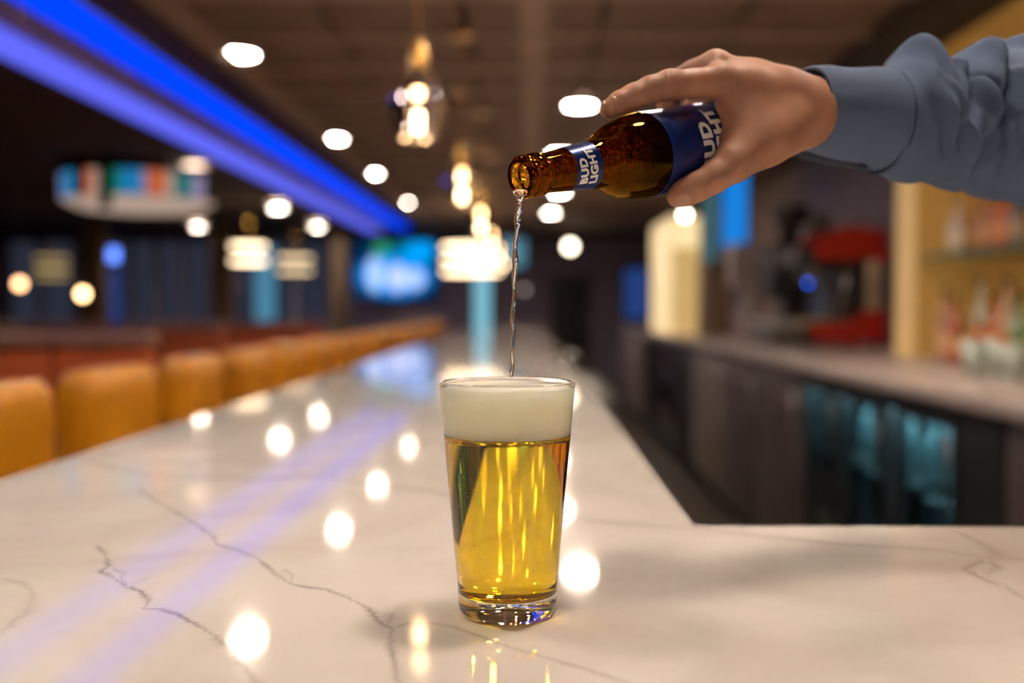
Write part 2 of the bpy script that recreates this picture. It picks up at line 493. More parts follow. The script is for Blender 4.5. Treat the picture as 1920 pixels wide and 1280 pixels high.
# veins: strips lying in the quartz, soft across their width
VC = [0]
def vein(pts, w, strength, jag=.0, cont=1.0, pix=True):
    VC[0] += 1; w = w * (1.9 if w < .003 else 1.25)
    P0 = [onz(x, y, CT) if pix else Vector((x, y, CT)) for x, y in pts]
    Q = []
    for a, b in zip(P0[:-1], P0[1:]):
        n = max(2, int((b - a).length / max(.0022, w * .7)))
        n = min(n, 40)
        d = (b - a).normalized(); s = Vector((-d.y, d.x, 0))
        for k in range(n):
            t = k / n
            j = (random.uniform(-1, 1) * .6 + math.sin(k * 1.9) * .4) * jag * 1.7 * (0 if k == 0 else 1)
            Q.append(a + (b - a) * t + s * j)
    Q.append(P0[-1])
    vs, fs, at = [], [], []
    rows = 5; prof = [0, .30, .9, .30, 0]
    n = len(Q)
    for i, p in enumerate(Q):
        t = (Q[min(i + 1, n - 1)] - Q[max(i - 1, 0)]); t.z = 0; t.normalize()
        s = Vector((-t.y, t.x, 0))
        e = min(1, i / 4, (n - 1 - i) / 4)
        wl = w * (1 + .5 * math.sin(i * .37 + len(pts)) * math.sin(i * .11)) * (.5 + .5 * e)
        for j in range(rows):
            q = p + s * wl * (j - 2) / 2
            vs.append((q.x, q.y, CT + .00005 + VC[0] * .00002 + i * 3e-7)); at.append(prof[j] * strength * e * (.8 + .2 * math.sin(i * .23 + 1.3)))
    for i in range(n - 1):
        for j in range(rows - 1):
            a = i * rows + j
            fs.append((a, a + 1, a + 1 + rows, a + rows))
    me = bpy.data.meshes.new('vein'); me.from_pydata(vs, [], fs)
    bmx = bmesh.new(); bmx.from_mesh(me)
    bmesh.ops.recalc_face_normals(bmx, faces=bmx.faces)
    if sum(f_.normal.z for f_ in bmx.faces) < 0: bmesh.ops.reverse_faces(bmx, faces=bmx.faces)
    bmx.to_mesh(me); bmx.free()
    ca = me.attributes.new('vein', 'FLOAT', 'POINT'); ca.data.foreach_set('value', at)
    obj('vein', me, quartz(True), bar)
vein([(180, 1020), (195, 1035), (205, 1062), (188, 1070), (215, 1085), (240, 1100), (262, 1108), (278, 1125), (270, 1142), (300, 1142), (335, 1152), (365, 1170), (400, 1190), (430, 1215), (445, 1240), (470, 1265), (500, 1300)], .0022, .95, .0008)
vein([(205, 1062), (232, 1075), (226, 1088), (250, 1092)], .0016, .6, .0008)
vein([(240, 1100), (270, 1085), (300, 1078)], .0035, .3, .0006)
vein([(258, 915), (290, 938), (330, 960), (350, 972), (400, 1005), (405, 1020), (440, 1030), (480, 1045), (515, 1075), (545, 1095), (570, 1100), (610, 1105), (650, 1120), (690, 1140), (710, 1165), (735, 1180), (732, 1210), (740, 1250), (752, 1300)], .0021, .85, .0007)
vein([(520, 1078), (535, 1068), (548, 1080), (545, 1096)], .0016, .55, .0006)
vein([(705, 1160), (735, 1150), (728, 1170), (705, 1172)], .0016, .6, .0006)
vein([(735, 1180), (765, 1168), (800, 1167), (850, 1175), (905, 1195), (960, 1215), (1100, 1255), (1230, 1300)], .0018, .7, .0004)
vein([(150, 862), (230, 880), (320, 895), (480, 898), (600, 893), (700, 908), (820, 922), (900, 950), (1060, 972), (1180, 983), (1320, 993), (1450, 1008), (1600, 1022), (1750, 1030), (1850, 1046), (1990, 1052)], .010, .5, .0006)
vein([(1760, 990), (1800, 1000), (1850, 1024), (1874, 1042), (1830, 1056), (1808, 1068), (1860, 1092), (1900, 1108), (1960, 1128)], .007, .6, .0006)
vein([(1850, 1046), (1872, 1064), (1848, 1078), (1880, 1096), (1930, 1130)], .005, .5, .0004)
vein([(-30, 1082), (0, 1085), (40, 1092), (62, 1115), (50, 1150), (20, 1170), (-10, 1200)], .006, .45, .0010)
vein([(180, 862), (330, 866), (480, 870), (680, 868), (820, 876)], .016, .22, .0006)
vein([(850, 1022), (950, 1016), (1050, 985), (1120, 960)], .006, .30, .0004)
for (y, s) in ((2.3, .3), (2.9, .22), (3.8, .3), (5.2, .25), (6.6, .25)):
    vein([(bx0 + .01, y), (-.4, y + .10), (-.2, y - .04), (.0, y + .12), (bx1 - .01, y + .2)], .02, s, .001, pix=False)

# ================================================================== BEER GLASS
G0 = onz(951, 1147, CT); GX, GY = G0.x, G0.y
GH = .151
def ro(z): return .0308 + (.0443 - .0308) * (z / GH) ** 1.0 + .0006 * math.sin(min(z, .02) / .02 * math.pi)
def ri(z): return ro(z) - (.0030 - .0010 * z / GH)
ZB, ZF, ZFT = .0125, .1165, .1478
glass = thing('beer_glass', 'clear tapered pint glass of golden beer with white foam on the counter', 'glass', (GX, GY, CT))
N = 96
prof = [(1e-5, .0022), (.018, .0020), (.025, .0008), (.0285, .0004), (.0300, .0008), (ro(.003), .003)]
prof += [(ro(z), z) for z in np.linspace(.006, ZF, 28)]
rim = [(ro(ZFT), ZFT - .0003), (ro(GH - .0012), GH - .0012), (ro(GH) - .0003, GH - .0004), (ro(GH) - .0010, GH), (ri(GH) + .0002, GH - .0005), (ri(GH - .0015), GH - .0015), (ri(ZFT), ZFT)]
m_clear = glassm('clear_glass', (.995, .995, .99), 1.5)
obj('glass_body', MB().lathe(prof, N), m_clear, glass)
obj('rim', MB().lathe(rim, N), m_clear, glass)
obj('upper_wall', MB().lathe([(ro(z), z) for z in np.linspace(ZF, ZFT - .0003, 12)], N), thin_glass('thin_wall', (.99, .99, .98), .0), glass, 'thin clear wall in front of the foam')
# beer: lateral and bottom faces are the glass-beer boundary, the cap meets the foam
lp = [(1e-5, ZB), (.012, ZB), (.022, ZB + .0004), (ri(ZB) - .004, ZB + .0012), (ri(ZB) - .0012, ZB + .003), (ri(ZB + .006), ZB + .006)]
lp += [(ri(z), z) for z in np.linspace(ZB + .010, ZF, 26)] + [(1e-5, ZF)]
obj('beer', MB().lathe(lp, N), glassm('beer_liquid', (.999, .84, .17), 1.333 / 1.5), glass)
m_foam = pm('foam', (1.0, .87, .66), .7, var=.02, scale=300, bump=.3, bscale=900, sss=1.0)
bs_ = [n_ for n_ in m_foam.node_tree.nodes if n_.type == 'BSDF_PRINCIPLED'][0]
bs_.inputs['Subsurface Scale'].default_value = .03; bs_.inputs['Subsurface Radius'].default_value = (1, .97, .9)
def foamtop(a, z): return 0
fp = [(1e-5, ZF + .0002), (ri(ZF) - .0003, ZF + .0002), (ro(ZF) - .0005, ZF + .0003)] + [(ro(z) - .0005, z) for z in np.linspace(ZF + .001, ZFT - .0006, 8)] + [(ri(ZFT) - .0002, ZFT - .0002)]
fp += [(ri(ZFT) - .0015, ZFT + .0007), (.036, ZFT - .0006), (.028, ZFT + .0004), (.02, ZFT - .0004), (.011, ZFT + .0008), (.005, ZFT - .0002), (1e-5, ZFT - .0006)]
obj('foam', MB().lathe(fp, N), m_foam, glass)
# bubbles
bmb = MB()
for k in range(110):
    z = random.uniform(ZB + .02, ZF - .002)
    a = math.radians(random.choice([random.uniform(190, 250), random.uniform(180, 360)]))
    r_ = ri(z) - .0012
    if k < 30: z = ZF - random.uniform(.0008, .004)
    bmb.sphere((r_ * math.cos(a), r_ * math.sin(a), z), random.uniform(.00018, .0004), 5)
b_ = obj('bubbles', bmb, pm('bubble', (.9, .7, .3), .1, spec=1), glass); b_['kind'] = 'stuff'

# ================================================================== BOTTLE
AL, BE = math.radians(36), math.radians(17)
BM_ = P(974, 333, .647)
AX = (math.cos(AL) * (math.cos(BE) * RT + math.sin(BE) * UP) + math.sin(AL) * FW).normalized()
NV = (CAM - (BM_ + AX * .1)); NV = (NV - AX * NV.dot(AX)).normalized()
WV = AX.cross(NV)
FLIP = 1 if WV.dot(UP) > 0 else -1
def bp(t, th, r): return BM_ + AX * t + (NV * math.cos(th) + WV * math.sin(th)) * r
bottle = thing('beer_bottle', 'brown glass beer bottle with blue labels, tilted mouth-down over the glass', 'bottle', (0, 0, 0))
bottle.matrix_world = Matrix(((NV.x, WV.x, AX.x, BM_.x), (NV.y, WV.y, AX.y, BM_.y), (NV.z, WV.z, AX.z, BM_.z), (0, 0, 0, 1)))
BP = [(.0000, .0112), (.0004, .0128), (.0020, .0140), (.0045, .0143), (.0066, .0140), (.0074, .0132), (.0082, .0136), (.0092, .0143), (.0140, .0146), (.0165, .0143),
      (.0180, .0128), (.0195, .0130), (.0240, .0133), (.036, .0143), (.050, .0153), (.062, .0165), (.069, .0175), (.0745, .0196), (.080, .0228), (.087, .0258), (.096, .0283), (.106, .0299), (.114, .0305), (.120, .0306)]
BP += [(.15, .0306), (.185, .0306), (.205, .0305), (.2110, .0295), (.2145, .0270), (.215, .022), (.213, .014), (.2115, 1e-5)]
def rb(t):
    return float(np.interp(t, [p[0] for p in BP[:26]], [p[1] for p in BP[:26]]))
outer = [(1e-5 if r < 1e-4 else r, t) for t, r in BP]
inner = [(.0092, .0008), (.0088, .004), (.0088, .015), (.0095, .024), (.0115, .045), (.0135, .062), (.0160, .0745), (.0200, .082), (.0232, .089), (.0258, .098), (.0275, .108), (.0282, .12), (.0282, .2), (.026, .207), (1e-5, .208)]
amber = glassm('amber_glass', (.52, .31, .065), 1.52)
amber_in = glassm('amber_glass_wet', (.84, .62, .20), 1.52, bump=1.0, bscale=300, bdist=.0055)
mo = MB()
mo.lathe(list(reversed(outer)), 72)
mo.lathe([(.0112, 0), (.0102, -.0003), (.0092, .0008)], 72)
bb_ = obj('bottle_body', mo, amber, bottle)
bi_ = obj('bottle_inner_wall', MB().lathe(inner, 72), amber_in, bottle)
# inner-wall normals must face the hollow; the outer ones the air
def fix_normals(o, outward):
    bm = bmesh.new(); bm.from_mesh(o.data)
    s = 0
    for f in bm.faces:
        c = f.calc_center_median(); s += f.normal.x * c.x + f.normal.y * c.y
    if (s > 0) != outward: bmesh.ops.reverse_faces(bm, faces=bm.faces)
    bm.to_mesh(o.data); bm.free()
bpy.context.view_layer.update()
fix_normals(bb_, True); fix_normals(bi_, False)
# beer left in the bottle: a shallow pool along the lower side is what pours out
m_blue = pm('label_blue', (.004, .022, .155), .25, .35, var=.25, scale=60, spec=.7)
m_blue2 = pm('label_blue_dark', (.003, .012, .075), .25, .35, var=.2, scale=60, spec=.7)
m_white = pm('label_white', (.78, .72, .66), .4, var=.03)
def band(name, t0, t1, off, mat, parent, n=72, th0=0, th1=2 * math.pi, rows=6, label=None):
    vs, fs = [], []
    full = abs(th1 - th0 - 2 * math.pi) < 1e-6
    for i in range(rows + 1):
        t = t0 + (t1 - t0) * i / rows
        for j in range(n + (0 if full else 1)):
            th = th0 + (th1 - th0) * j / n
            r = rb(t) + off
            vs.append((r * math.cos(th), r * math.sin(th), t))
    m = n + (0 if full else 1)
    for i in range(rows):
        for j in range(n if full else n):
            a, b = i * m + j, i * m + (j + 1) % m
            fs.append((a, b, b + m, a + m))
    mb = MB().add(vs, fs, True)
    return obj(name, mb, mat, parent, label)
nl = band('neck_label', .0385, .0600, .00015, m_blue, bottle, th0=-2.0, th1=2.0, label='blue foil neck label')
band('label_border', .0390, .0394, .0002, m_blue2, nl, rows=1, th0=-2.0, th1=2.0); band('label_border', .0590, .0594, .0002, m_blue2, nl, rows=1, th0=-2.0, th1=2.0)
bl = band('body_label', .1135, .200, .00015, m_blue, bottle, label='blue body label')
band('label_border', .1180, .1187, .0002, m_blue2, bl, rows=1)
band('label_border', .1200, .1203, .0002, m_blue2, bl, rows=1)
def ring_on_label(t, th, rad, w, parent):
    vs, fs = [], []; n = 48
    for j in range(n):
        a = 2 * math.pi * j / n
        for rr in (rad, rad + w):
            tt = t + rr * math.cos(a); r = rb(tt) + .00022
            hh = th + rr * math.sin(a) / r
            vs.append((r * math.cos(hh), r * math.sin(hh), tt))
    for j in range(n):
        a = 2 * j; b = (2 * j + 2) % (2 * n)
        fs.append((a, b, b + 1, a + 1))
    obj('emblem_ring', MB().add(vs, fs, True), m_blue2, parent)
for rad in (.0035, .0055, .0075, .0095): ring_on_label(.1315, -.1, rad, .0008, bl)
def wrap_text(txt, t_base, size, width, th_c, parent, slant=0.0, name='lettering', off=.0003, dt=0.0):
    """text reading towards +theta, letter tops towards the mouth"""
    cu = bpy.data.curves.new('txt', 'FONT'); cu.body = txt; cu.size = 1; cu.offset = .055; cu.resolution_u = 3; cu.space_character = 1.08
    to = bpy.data.objects.new('txt', cu); COL.objects.link(to)
    dg = bpy.context.evaluated_depsgraph_get(); dg.update()
    me = bpy.data.meshes.new_from_object(to.evaluated_get(dg))
    bpy.data.objects.remove(to); bpy.data.curves.remove(cu)
    bm = bmesh.new(); bm.from_mesh(me)
    bmesh.ops.triangulate(bm, faces=bm.faces)
    x0 = min(v.co.x for v in bm.verts); x1 = max(v.co.x for v in bm.verts)
    y0 = min(v.co.y for v in bm.verts); y1 = max(v.co.y for v in bm.verts)
    for v in bm.verts:
        v.co.x = (v.co.x - (x0 + x1) / 2) / (x1 - x0) * width
        v.co.y = (v.co.y - y0) / (y1 - y0) * size
        v.co.z = 0
    for _ in range(4):
        es = [e for e in bm.edges if e.calc_length() > .0014]
        if not es: break
        bmesh.ops.subdivide_edges(bm, edges=es, cuts=1)
        bmesh.ops.triangulate(bm, faces=bm.faces)
    for v in bm.verts:
        s, h = v.co.x, v.co.y
        t = t_base - h - slant * s + dt
        r = rb(t) + off; th = FLIP * (th_c + s / r)
        v.co = Vector((r * math.cos(th), r * math.sin(th), t))
    bm.to_mesh(me); bm.free()
    return obj(name, me, m_white, parent, 'bold white lettering')
wrap_text('BUD', .0476, .0066, .0185, -.25, nl, .06)
wrap_text('LIGHT', .0555, .0066, .0265, -.05, nl, .06)
wrap_text('BUD', .1575, .0115, .0370, -.06, bl, .03)
wrap_text('LIGHT', .1715, .0120, .0500, .12, bl, .03)

# ================================================================== POURED STREAM
sp = [(974, 362, .6415), (975, 372, .643), (974, 385, .644), (971, 410, .645), (968, 440, .646), (966, 480, .647), (965, 520, .648), (963, 560, .6485), (962, 600, .649), (961, 640, .6495), (959.5, 680, .650), (958, 709, .650)]
pts, rad = [], []
for i in range(len(sp) - 1):
    for k in range(14):
        t = k / 14
        q = [sp[i][j] + (sp[i + 1][j] - sp[i][j]) * t for j in range(3)]
        u = (i + t) / (len(sp) - 1)
        pts.append(P(q[0] + 1.0 * math.sin(u * 42), q[1], q[2]))
        rad.append((.0021 * (1 - u) + .0012 * u) * (1 + .16 * math.sin(u * 27 + 1) + .07 * math.sin(u * 71)))
rad[0] = .0034; rad[1] = .0030; rad[2] = .0027
st = MB().tube(pts, rad, 14)
tag(obj('beer_stream', st, glassm('stream_water', (1, .97, .92), 1.333, bump=.3, bscale=200)), 'thin clear stream of beer falling from the bottle mouth into the foam', 'liquid')
tag(obj('beer_at_lip', MB().sphere((0, 0, 0), .0042, 10, (1.2, 1, .55)), glassm('stream_water', (1, .97, .92), 1.333), loc=P(976, 361, .6395)), 'clear bead of beer spilling over the lower lip of the brown bottle', 'liquid')

# ================================================================== PERSON: arm and hand
person = thing('person', 'right hand and forearm in a blue-grey shirt cuff, gripping the brown beer bottle', 'person', P(1515, 205, .757))
def C3(px, py, d): return np.array(P(px, py, d))
def chain(lst): return [(C3(*a[:3]), C3(*b[:3]), a[3], b[3]) for a, b in zip(lst[:-1], lst[1:])]
palm = []
palm += chain([(1352, 152, .724, .0120), (1405, 165, .734, .0150), (1460, 172, .746, .0150), (1505, 203, .757, .0215), (1570, 210, .774, .0225), (1640, 214, .792, .0225)])
palm += chain([(1342, 124, .741, .0112), (1412, 150, .747, .0128), (1470, 172, .755, .0145), (1505, 203, .757, .0215)])
palm += chain([(1358, 150, .768, .0105), (1425, 175, .765, .0140), (1500, 210, .765, .0210)])
palm += chain([(1385, 190, .785, .0100), (1440, 205, .778, .0130), (1500, 215, .768, .0200)])
palm += chain([(1375, 202, .727, .0118), (1392, 240, .727, .0135), (1388, 268, .724, .0130), (1372, 300, .716, .0120)])
palm += chain([(1385, 170, .730, .0130), (1410, 225, .733, .0165), (1420, 262, .728, .0160)])
palm += chain([(1430, 195, .740, .0165), (1460, 235, .742, .0180), (1440, 262, .730, .0165)])
index = chain([(1350, 152, .724, .0116), (1300, 157, .716, .0104), (1256, 158, .711, .0104), (1220, 168, .708, .0095), (1188, 181, .704, .0090), (1162, 193, .700, .0083), (1143, 204, .697, .0070)])
middle = chain([(1342, 122, .741, .0112), (1300, 138, .752, .0100), (1262, 158, .768, .0096), (1252, 188, .779, .0086), (1258, 215, .781, .0082), (1270, 240, .778, .0072)])
ringf = chain([(1358, 150, .768, .0105), (1318, 172, .790, .0095), (1300, 205, .803, .0085), (1304, 235, .803, .0080), (1316, 255, .798, .0070)])
pinky = chain([(1385, 190, .785, .0098), (1356, 215, .808, .0085), (1344, 240, .818, .0075), (1350, 262, .815, .0072), (1360, 275, .812, .0062)])
thumb = chain([(1500, 225, .754, .0225), (1440, 261, .727, .0172), (1375, 309, .712, .0126), (1340, 332, .708, .0110), (1308, 350, .706, .0103), (1285, 361, .706, .0096), (1271, 368, .707, .0078)])
def cr(px, py, d, dx, dy, w_, rad_, am_):
    a = np.array((RT * dx - UP * dy).normalized()); return (C3(px, py, d), a, w_, rad_, am_)
creases = [cr(1256, 140, .702, 1, -.1, .0009, .008, .0006), cr(1246, 142, .702, 1, .05, .0008, .007, .0005), cr(1264, 142, .702, 1, -.2, .0008, .007, .0004),
           cr(1187, 172, .698, 1, -.4, .0009, .006, .0005), cr(1334, 340, .698, 1, -.5, .0010, .008, .0006), cr(1324, 346, .698, 1, -.5, .0009, .007, .0004),
           cr(1338, 118, .724, 1, .3, .0060, .011, -.0012), cr(1352, 132, .716, 1, .3, .0070, .011, -.0010)]
def bottle_sdf(p):
    q = p - np.array(BM_); t = q @ np.array(AX)
    r = np.linalg.norm(q - t[:, None] * np.array(AX), axis=1)
    rr = np.interp(t, [b[0] for b in BP[:27]], [b[1] for b in BP[:27]])
    return np.maximum(r - rr, t - .2155)
def hand_sdf(p, carve=True):
    d = np.full(len(p), 1.0)
    for c in palm: d = smin(d, cone_sdf(p, *c), .011)
    for fg, k in ((thumb, .008), (index, .0045), (middle, .0040), (ringf, .004), (pinky, .004)):
        e = np.full(len(p), 1.0)
        for c in fg: e = smin(e, cone_sdf(p, *c), .003)
        d = smin(d, e, k)
    for (cc, ax_, w_, rad_, am_) in creases:
        q = p - cc; m = (np.einsum('ij,ij->i', q, q) < (rad_ * 2.5) ** 2)
        if m.any():
            u = q[m] @ ax_; rr2 = np.einsum('ij,ij->i', q[m], q[m])
            d[m] += am_ * np.exp(-(u / w_) ** 2) * np.exp(-rr2 / rad_ ** 2)
    if carve: d = np.maximum(d, -(bottle_sdf(p) - .0004))
    return d
allp = np.array([c[i] for c in palm + index + middle + ringf + pinky + thumb for i in (0, 1)])
lo, hi = allp.min(0) - .036, allp.max(0) + .036
V, Q = surface_nets(hand_sdf, lo, hi, .00125)
base = np.array(person.location)
me = bpy.data.meshes.new('hand'); me.from_pydata((V - base).tolist(), [], Q.tolist())
me.polygons.foreach_set('use_smooth', [True] * len(me.polygons)); me.update()
# skin
m, nt, out = newmat('skin')
b = nt.nodes.new('ShaderNodeBsdfPrincipled'); tc = nt.nodes.new('ShaderNodeTexCoord')
n = nt.nodes.new('ShaderNodeTexNoise'); n.inputs['Scale'].default_value = 45; n.inputs['Detail'].default_value = 5; L(nt, tc.outputs['Object'], n.inputs['Vector'])
r = nt.nodes.new('ShaderNodeValToRGB'); r.color_ramp.elements[0].position = .3; r.color_ramp.elements[1].position = .7
r.color_ramp.elements[0].color = (.385, .165, .093, 1); r.color_ramp.elements[1].color = (.48, .23, .137, 1)
L(nt, n.outputs['Fac'], r.inputs[0]); L(nt, r.outputs[0], b.inputs['Base Color'])
b.inputs['Roughness'].default_value = .5; b.inputs['Subsurface Weight'].default_value = .25
b.inputs['Subsurface Radius'].default_value = (1, .35, .2); b.inputs['Subsurface Scale'].default_value = .004
n2 = nt.nodes.new('ShaderNodeTexNoise'); n2.inputs['Scale'].default_value = 700; n2.inputs['Detail'].default_value = 3; L(nt, tc.outputs['Object'], n2.inputs['Vector'])
bpn = nt.nodes.new('ShaderNodeBump'); bpn.inputs['Strength'].default_value = .22; bpn.inputs['Distance'].default_value = .0006
L(nt, n2.outputs['Fac'], bpn.inputs['Height']); L(nt, bpn.outputs[0], b.inputs['Normal']); L(nt, b.outputs[0], out.inputs[0])
m_skin = m
hand = obj('hand', me, m_skin, person, 'bare right hand, index finger along the bottle, thumb below')
# nails: patches that follow the finger's surface
m_nail = pm('nail', (.52, .27, .18), .22, var=.04, spec=.7)
def nail(c, along, n, lw, ww, parent):
    c = Vector(c); n = n.normalized(); along = (along - n * along.dot(n)).normalized(); side = n.cross(along)
    vs, fs = [], []; R, S = 12, 12
    pp = []
    for i in range(R + 1):
        u = -1 + 2 * i / R
        for j in range(S + 1):
            v = -1 + 2 * j / S
            ww_ = ww * (1 - .22 * abs(u) ** 3)
            pp.append(c + along * u * lw * math.sqrt(max(0, 1 - .35 * v * v)) + side * v * ww_ + n * .02)
    p = np.array([list(q) for q in pp]); nn = np.array(n)
    dist = np.zeros(len(p))
    for _ in range(40):
        d = hand_sdf(p - dist[:, None] * nn, False); dist += d * .8
    e = np.array([max(abs(-1 + 2 * i / R), abs(-1 + 2 * j / S)) for i in range(R + 1) for j in range(S + 1)])
    p2 = p - (dist - np.where(e > .95, -.0004, .00045))[:, None] * nn
    vs = [(tuple(q - base)) for q in p2]
    for i in range(R):
        for j in range(S):
            a = i * (S + 1) + j
            fs.append((a, a + 1, a + S + 2, a + S + 1))
    obj('fingernail', MB().add(vs, fs, True), m_nail, parent)
toc = (CAM - P(1150, 195, .7)).normalized()
nail(P(1146, 198, .697), P(1141, 206, .697) - P(1165, 190, .70), toc * .75 + UP * .55 - RT * .25, .0052, .0045, hand)
nail(P(1281, 366, .705), P(1268, 371, .707) - P(1308, 350, .706), toc * .85 - UP * .45 + RT * 0, .0058, .0055, hand)

# sleeve
m_shirt = pm('shirt_blue', (.085, .125, .22), .85, var=.06, scale=25, bump=.5, bscale=1400)
m_shirt_in = pm('shirt_dark_navy', (.03, .04, .07), .9)  # dark navy cloth of the cuff's inside and its stitching
def tube_rings(st, fold, n=96, sub=8, x_shift=0.0, inner=False):
    """stations: px, top, bottom, depth, half-depth"""
    rings = []
    for i in range(len(st) - 1):
        for k in range(sub + (1 if i == len(st) - 2 else 0)):
            t = k / sub
            t0 = t
            q = [st[i][j] + (st[i + 1][j] - st[i][j]) * t0 for j in range(5)]
            rings.append(q)
    vs, fs = [], []
    for i, (px, tp, bt, d, hd) in enumerate(rings):
        c = P(px, (tp + bt) / 2, d); ry = (bt - tp) / 2 * d / F
        axd = (RT * math.cos(math.radians(20)) + FW * math.sin(math.radians(20)))
        nd = (FW * math.cos(math.radians(20)) - RT * math.sin(math.radians(20)))
        for j in range(n):
            a = 2 * math.pi * j / n
            dr = fold(i / len(rings), a, px)
            vs.append(c - base_v + UP * math.cos(a) * (ry + dr) - nd * math.sin(a) * (hd + dr))
    for i in range(len(rings) - 1):
        for j in range(n):
            a, b = i * n + j, i * n + (j + 1) % n
            fs.append((a, a + n, b + n, b))
    return vs, fs
base_v = Vector(person.location)
def nofold(s, a, px): return .0006 * math.sin(px * .07 + 3 * a)
cuffst = [(1507, 127, 277, .768, .033), (1512, 125, 280, .770, .0335), (1560, 127, 292, .779, .035), (1620, 129, 307, .791, .037), (1662, 128, 324, .800, .038)]
vs, fs = tube_rings(cuffst, nofold)
# inner wall of the cuff
nv = len(vs)
ins = [(a[0] + .3, a[1] + 6, a[2] - 6, a[3], a[4] - .0024) for a in cuffst[:3]]
vs2, fs2 = tube_rings(ins, nofold)
n_ = 96
allv = vs + vs2
allf = fs + [tuple(reversed([i + nv for i in f])) for f in fs2] + [(j, (j + 1) % n_, nv + (j + 1) % n_, nv + j) for j in range(n_)]
cuff = obj('cuff', MB().add(allv, allf, True), m_shirt, person, 'buttoned blue-grey shirt cuff')
obj('cuff_stitching', MB().add(*tube_rings([(1651, 127.2, 324, .7985, .0385), (1654, 127.2, 324.8, .799, .0386)], nofold, sub=1), True), m_shirt_in, cuff)
def tongue():
    mb = MB(); vs, fs = [], []
    A = [(1474, 276), (1481, 286), (1496, 296), (1522, 303), (1556, 309), (1595, 314), (1622, 326)]
    B = [(1500, 272), (1510, 280), (1530, 286), (1550, 292), (1570, 298), (1600, 306), (1625, 314)]
    for (a, b_) in zip(A, B):
        for (q, dd) in ((a, .800), (b_, .790)):
            vs.append(P(q[0], q[1], dd) - base_v)
        for (q, dd) in ((b_, .794), (a, .806)):
            vs.append(P(q[0], q[1] - 3, dd) - base_v)
    for i in range(len(A) - 1):
        for j in range(4):
            a = i * 4 + j; b2 = i * 4 + (j + 1) % 4
            fs.append((a, b2, b2 + 4, a + 4))
    return mb.add(vs, fs, True)
obj('cuff_flap', tongue(), m_shirt_in, cuff, 'dark overlapping underside of the cuff')
slst = [(1650, 130, 324, .797, .037), (1668, 129, 326, .801, .038), (1682, 116, 330, .804, .040), (1700, 104, 334, .808, .043), (1722, 100, 338, .812, .045), (1748, 110, 343, .817, .045), (1785, 112, 348, .824, .047), (1822, 103, 355, .832, .049), (1860, 100, 366, .840, .051), (1900, 92, 380, .848, .054), (1960, 82, 392, .860, .056), (2080, 66, 410, .885, .060), (2300, 40, 440, .93, .066)]
def fold(s, a, px):
    """soft slanted creases that start behind the cuff seam"""
    k = min(1, max(0, (px - 1665) / 40))
    f = 0
    for (c0, sl, wd, am, a0, aw) in ((1708, 22, 13, .0052, .2, 1.3), (1733, -10, 7, -.0040, .5, .9), (1758, -30, 9, -.0048, 1.0, 1.1), (1778, 34, 12, .0044, 1.5, 1.2), (1806, -30, 8, -.0042, 1.9, 1.0), (1830, -40, 9, -.0052, .8, 1.3), (1812, 30, 14, .0034, .0, .8),
                                    (1856, 40, 13, .0046, 1.5, 1.4), (1880, 20, 7, -.0036, 2.2, .9), (1905, -36, 10, -.0052, .9, 1.5), (1930, 26, 13, .0046, .4, 1.2), (1960, 30, 18, .0044, 1.2, 1.7), (1697, 44, 7, -.0034, 1.8, .9), (1722, 30, 7, .0030, 2.2, .8), (1745, 46, 7, .0030, 2.0, .9), (1790, 60, 6, -.0026, 1.2, .8),
                                    (2030, -40, 30, -.006, 1.2, 2), (2100, 40, 30, .006, 1.2, 2)):
        aa = (a - a0 + math.pi) % (2 * math.pi) - math.pi
        x = (px - (c0 + sl * aa)) / wd
        f += am * math.exp(-x * x) * math.exp(-(aa / aw) ** 2)
    f += .0012 * math.sin(px * .045 + 2.2 * math.sin(a * 2)) + .0007 * math.sin(px * .11 + 5 * a)
    return f * k * 2.4
vs, fs = tube_rings(slst, fold, n=140, sub=14)
obj('sleeve', MB().add(vs, fs, True), m_shirt, person, 'crumpled blue-grey shirt sleeve')

# ================================================================== BAR STOOLS
m_leather = pm('mustard_leather', (.74, .29, .010), .36, var=.10, scale=6, bump=.15, bscale=120, spec=.5)
m_leather2 = pm('mustard_piping', (.36, .14, .02), .45)
def pad(w, d, h, curve=0.0, nx=14, nz=12, th=.07):
    """upholstered back: w along y, h along z, front face towards +x, slightly hollow"""
    vs, fs = [], []
    rows = []
    m_ = 28
    for i in range(nz + 1):
        z = h * i / nz
        zz = (i / nz)
        ring = []
        for j in range(m_):
            q = 2 * math.pi * j / m_
            cx, sy = math.cos(q), math.sin(q)
            e = .35
            px_ = math.copysign(abs(cx) ** e, cx) * th / 2; py_ = math.copysign(abs(sy) ** e, sy) * w / 2
            edge = (1 - max(0, (zz - .82) / .18) ** 3 * .35) * (1 - max(0, (.1 - zz) / .1) ** 2 * .3)
            px_ *= edge; py_ *= (1 - max(0, (zz - .85) / .15) ** 2.5 * .10)
            ring.append((px_ + curve * (py_ / (w / 2)) ** 2, py_, z))
        rows.append(ring)
    vs = [v for r_ in rows for v in r_]
    for i in range(nz):
        for j in range(m_):
            a, b = i * m_ + j, i * m_ + (j + 1) % m_
            fs.append((a, b, b + m_, a + m_))
    fs.append(tuple(reversed(range(m_)))); fs.append(tuple(range(nz * m_, (nz + 1) * m_)))
    return vs, fs
ZTOP = CT + .057
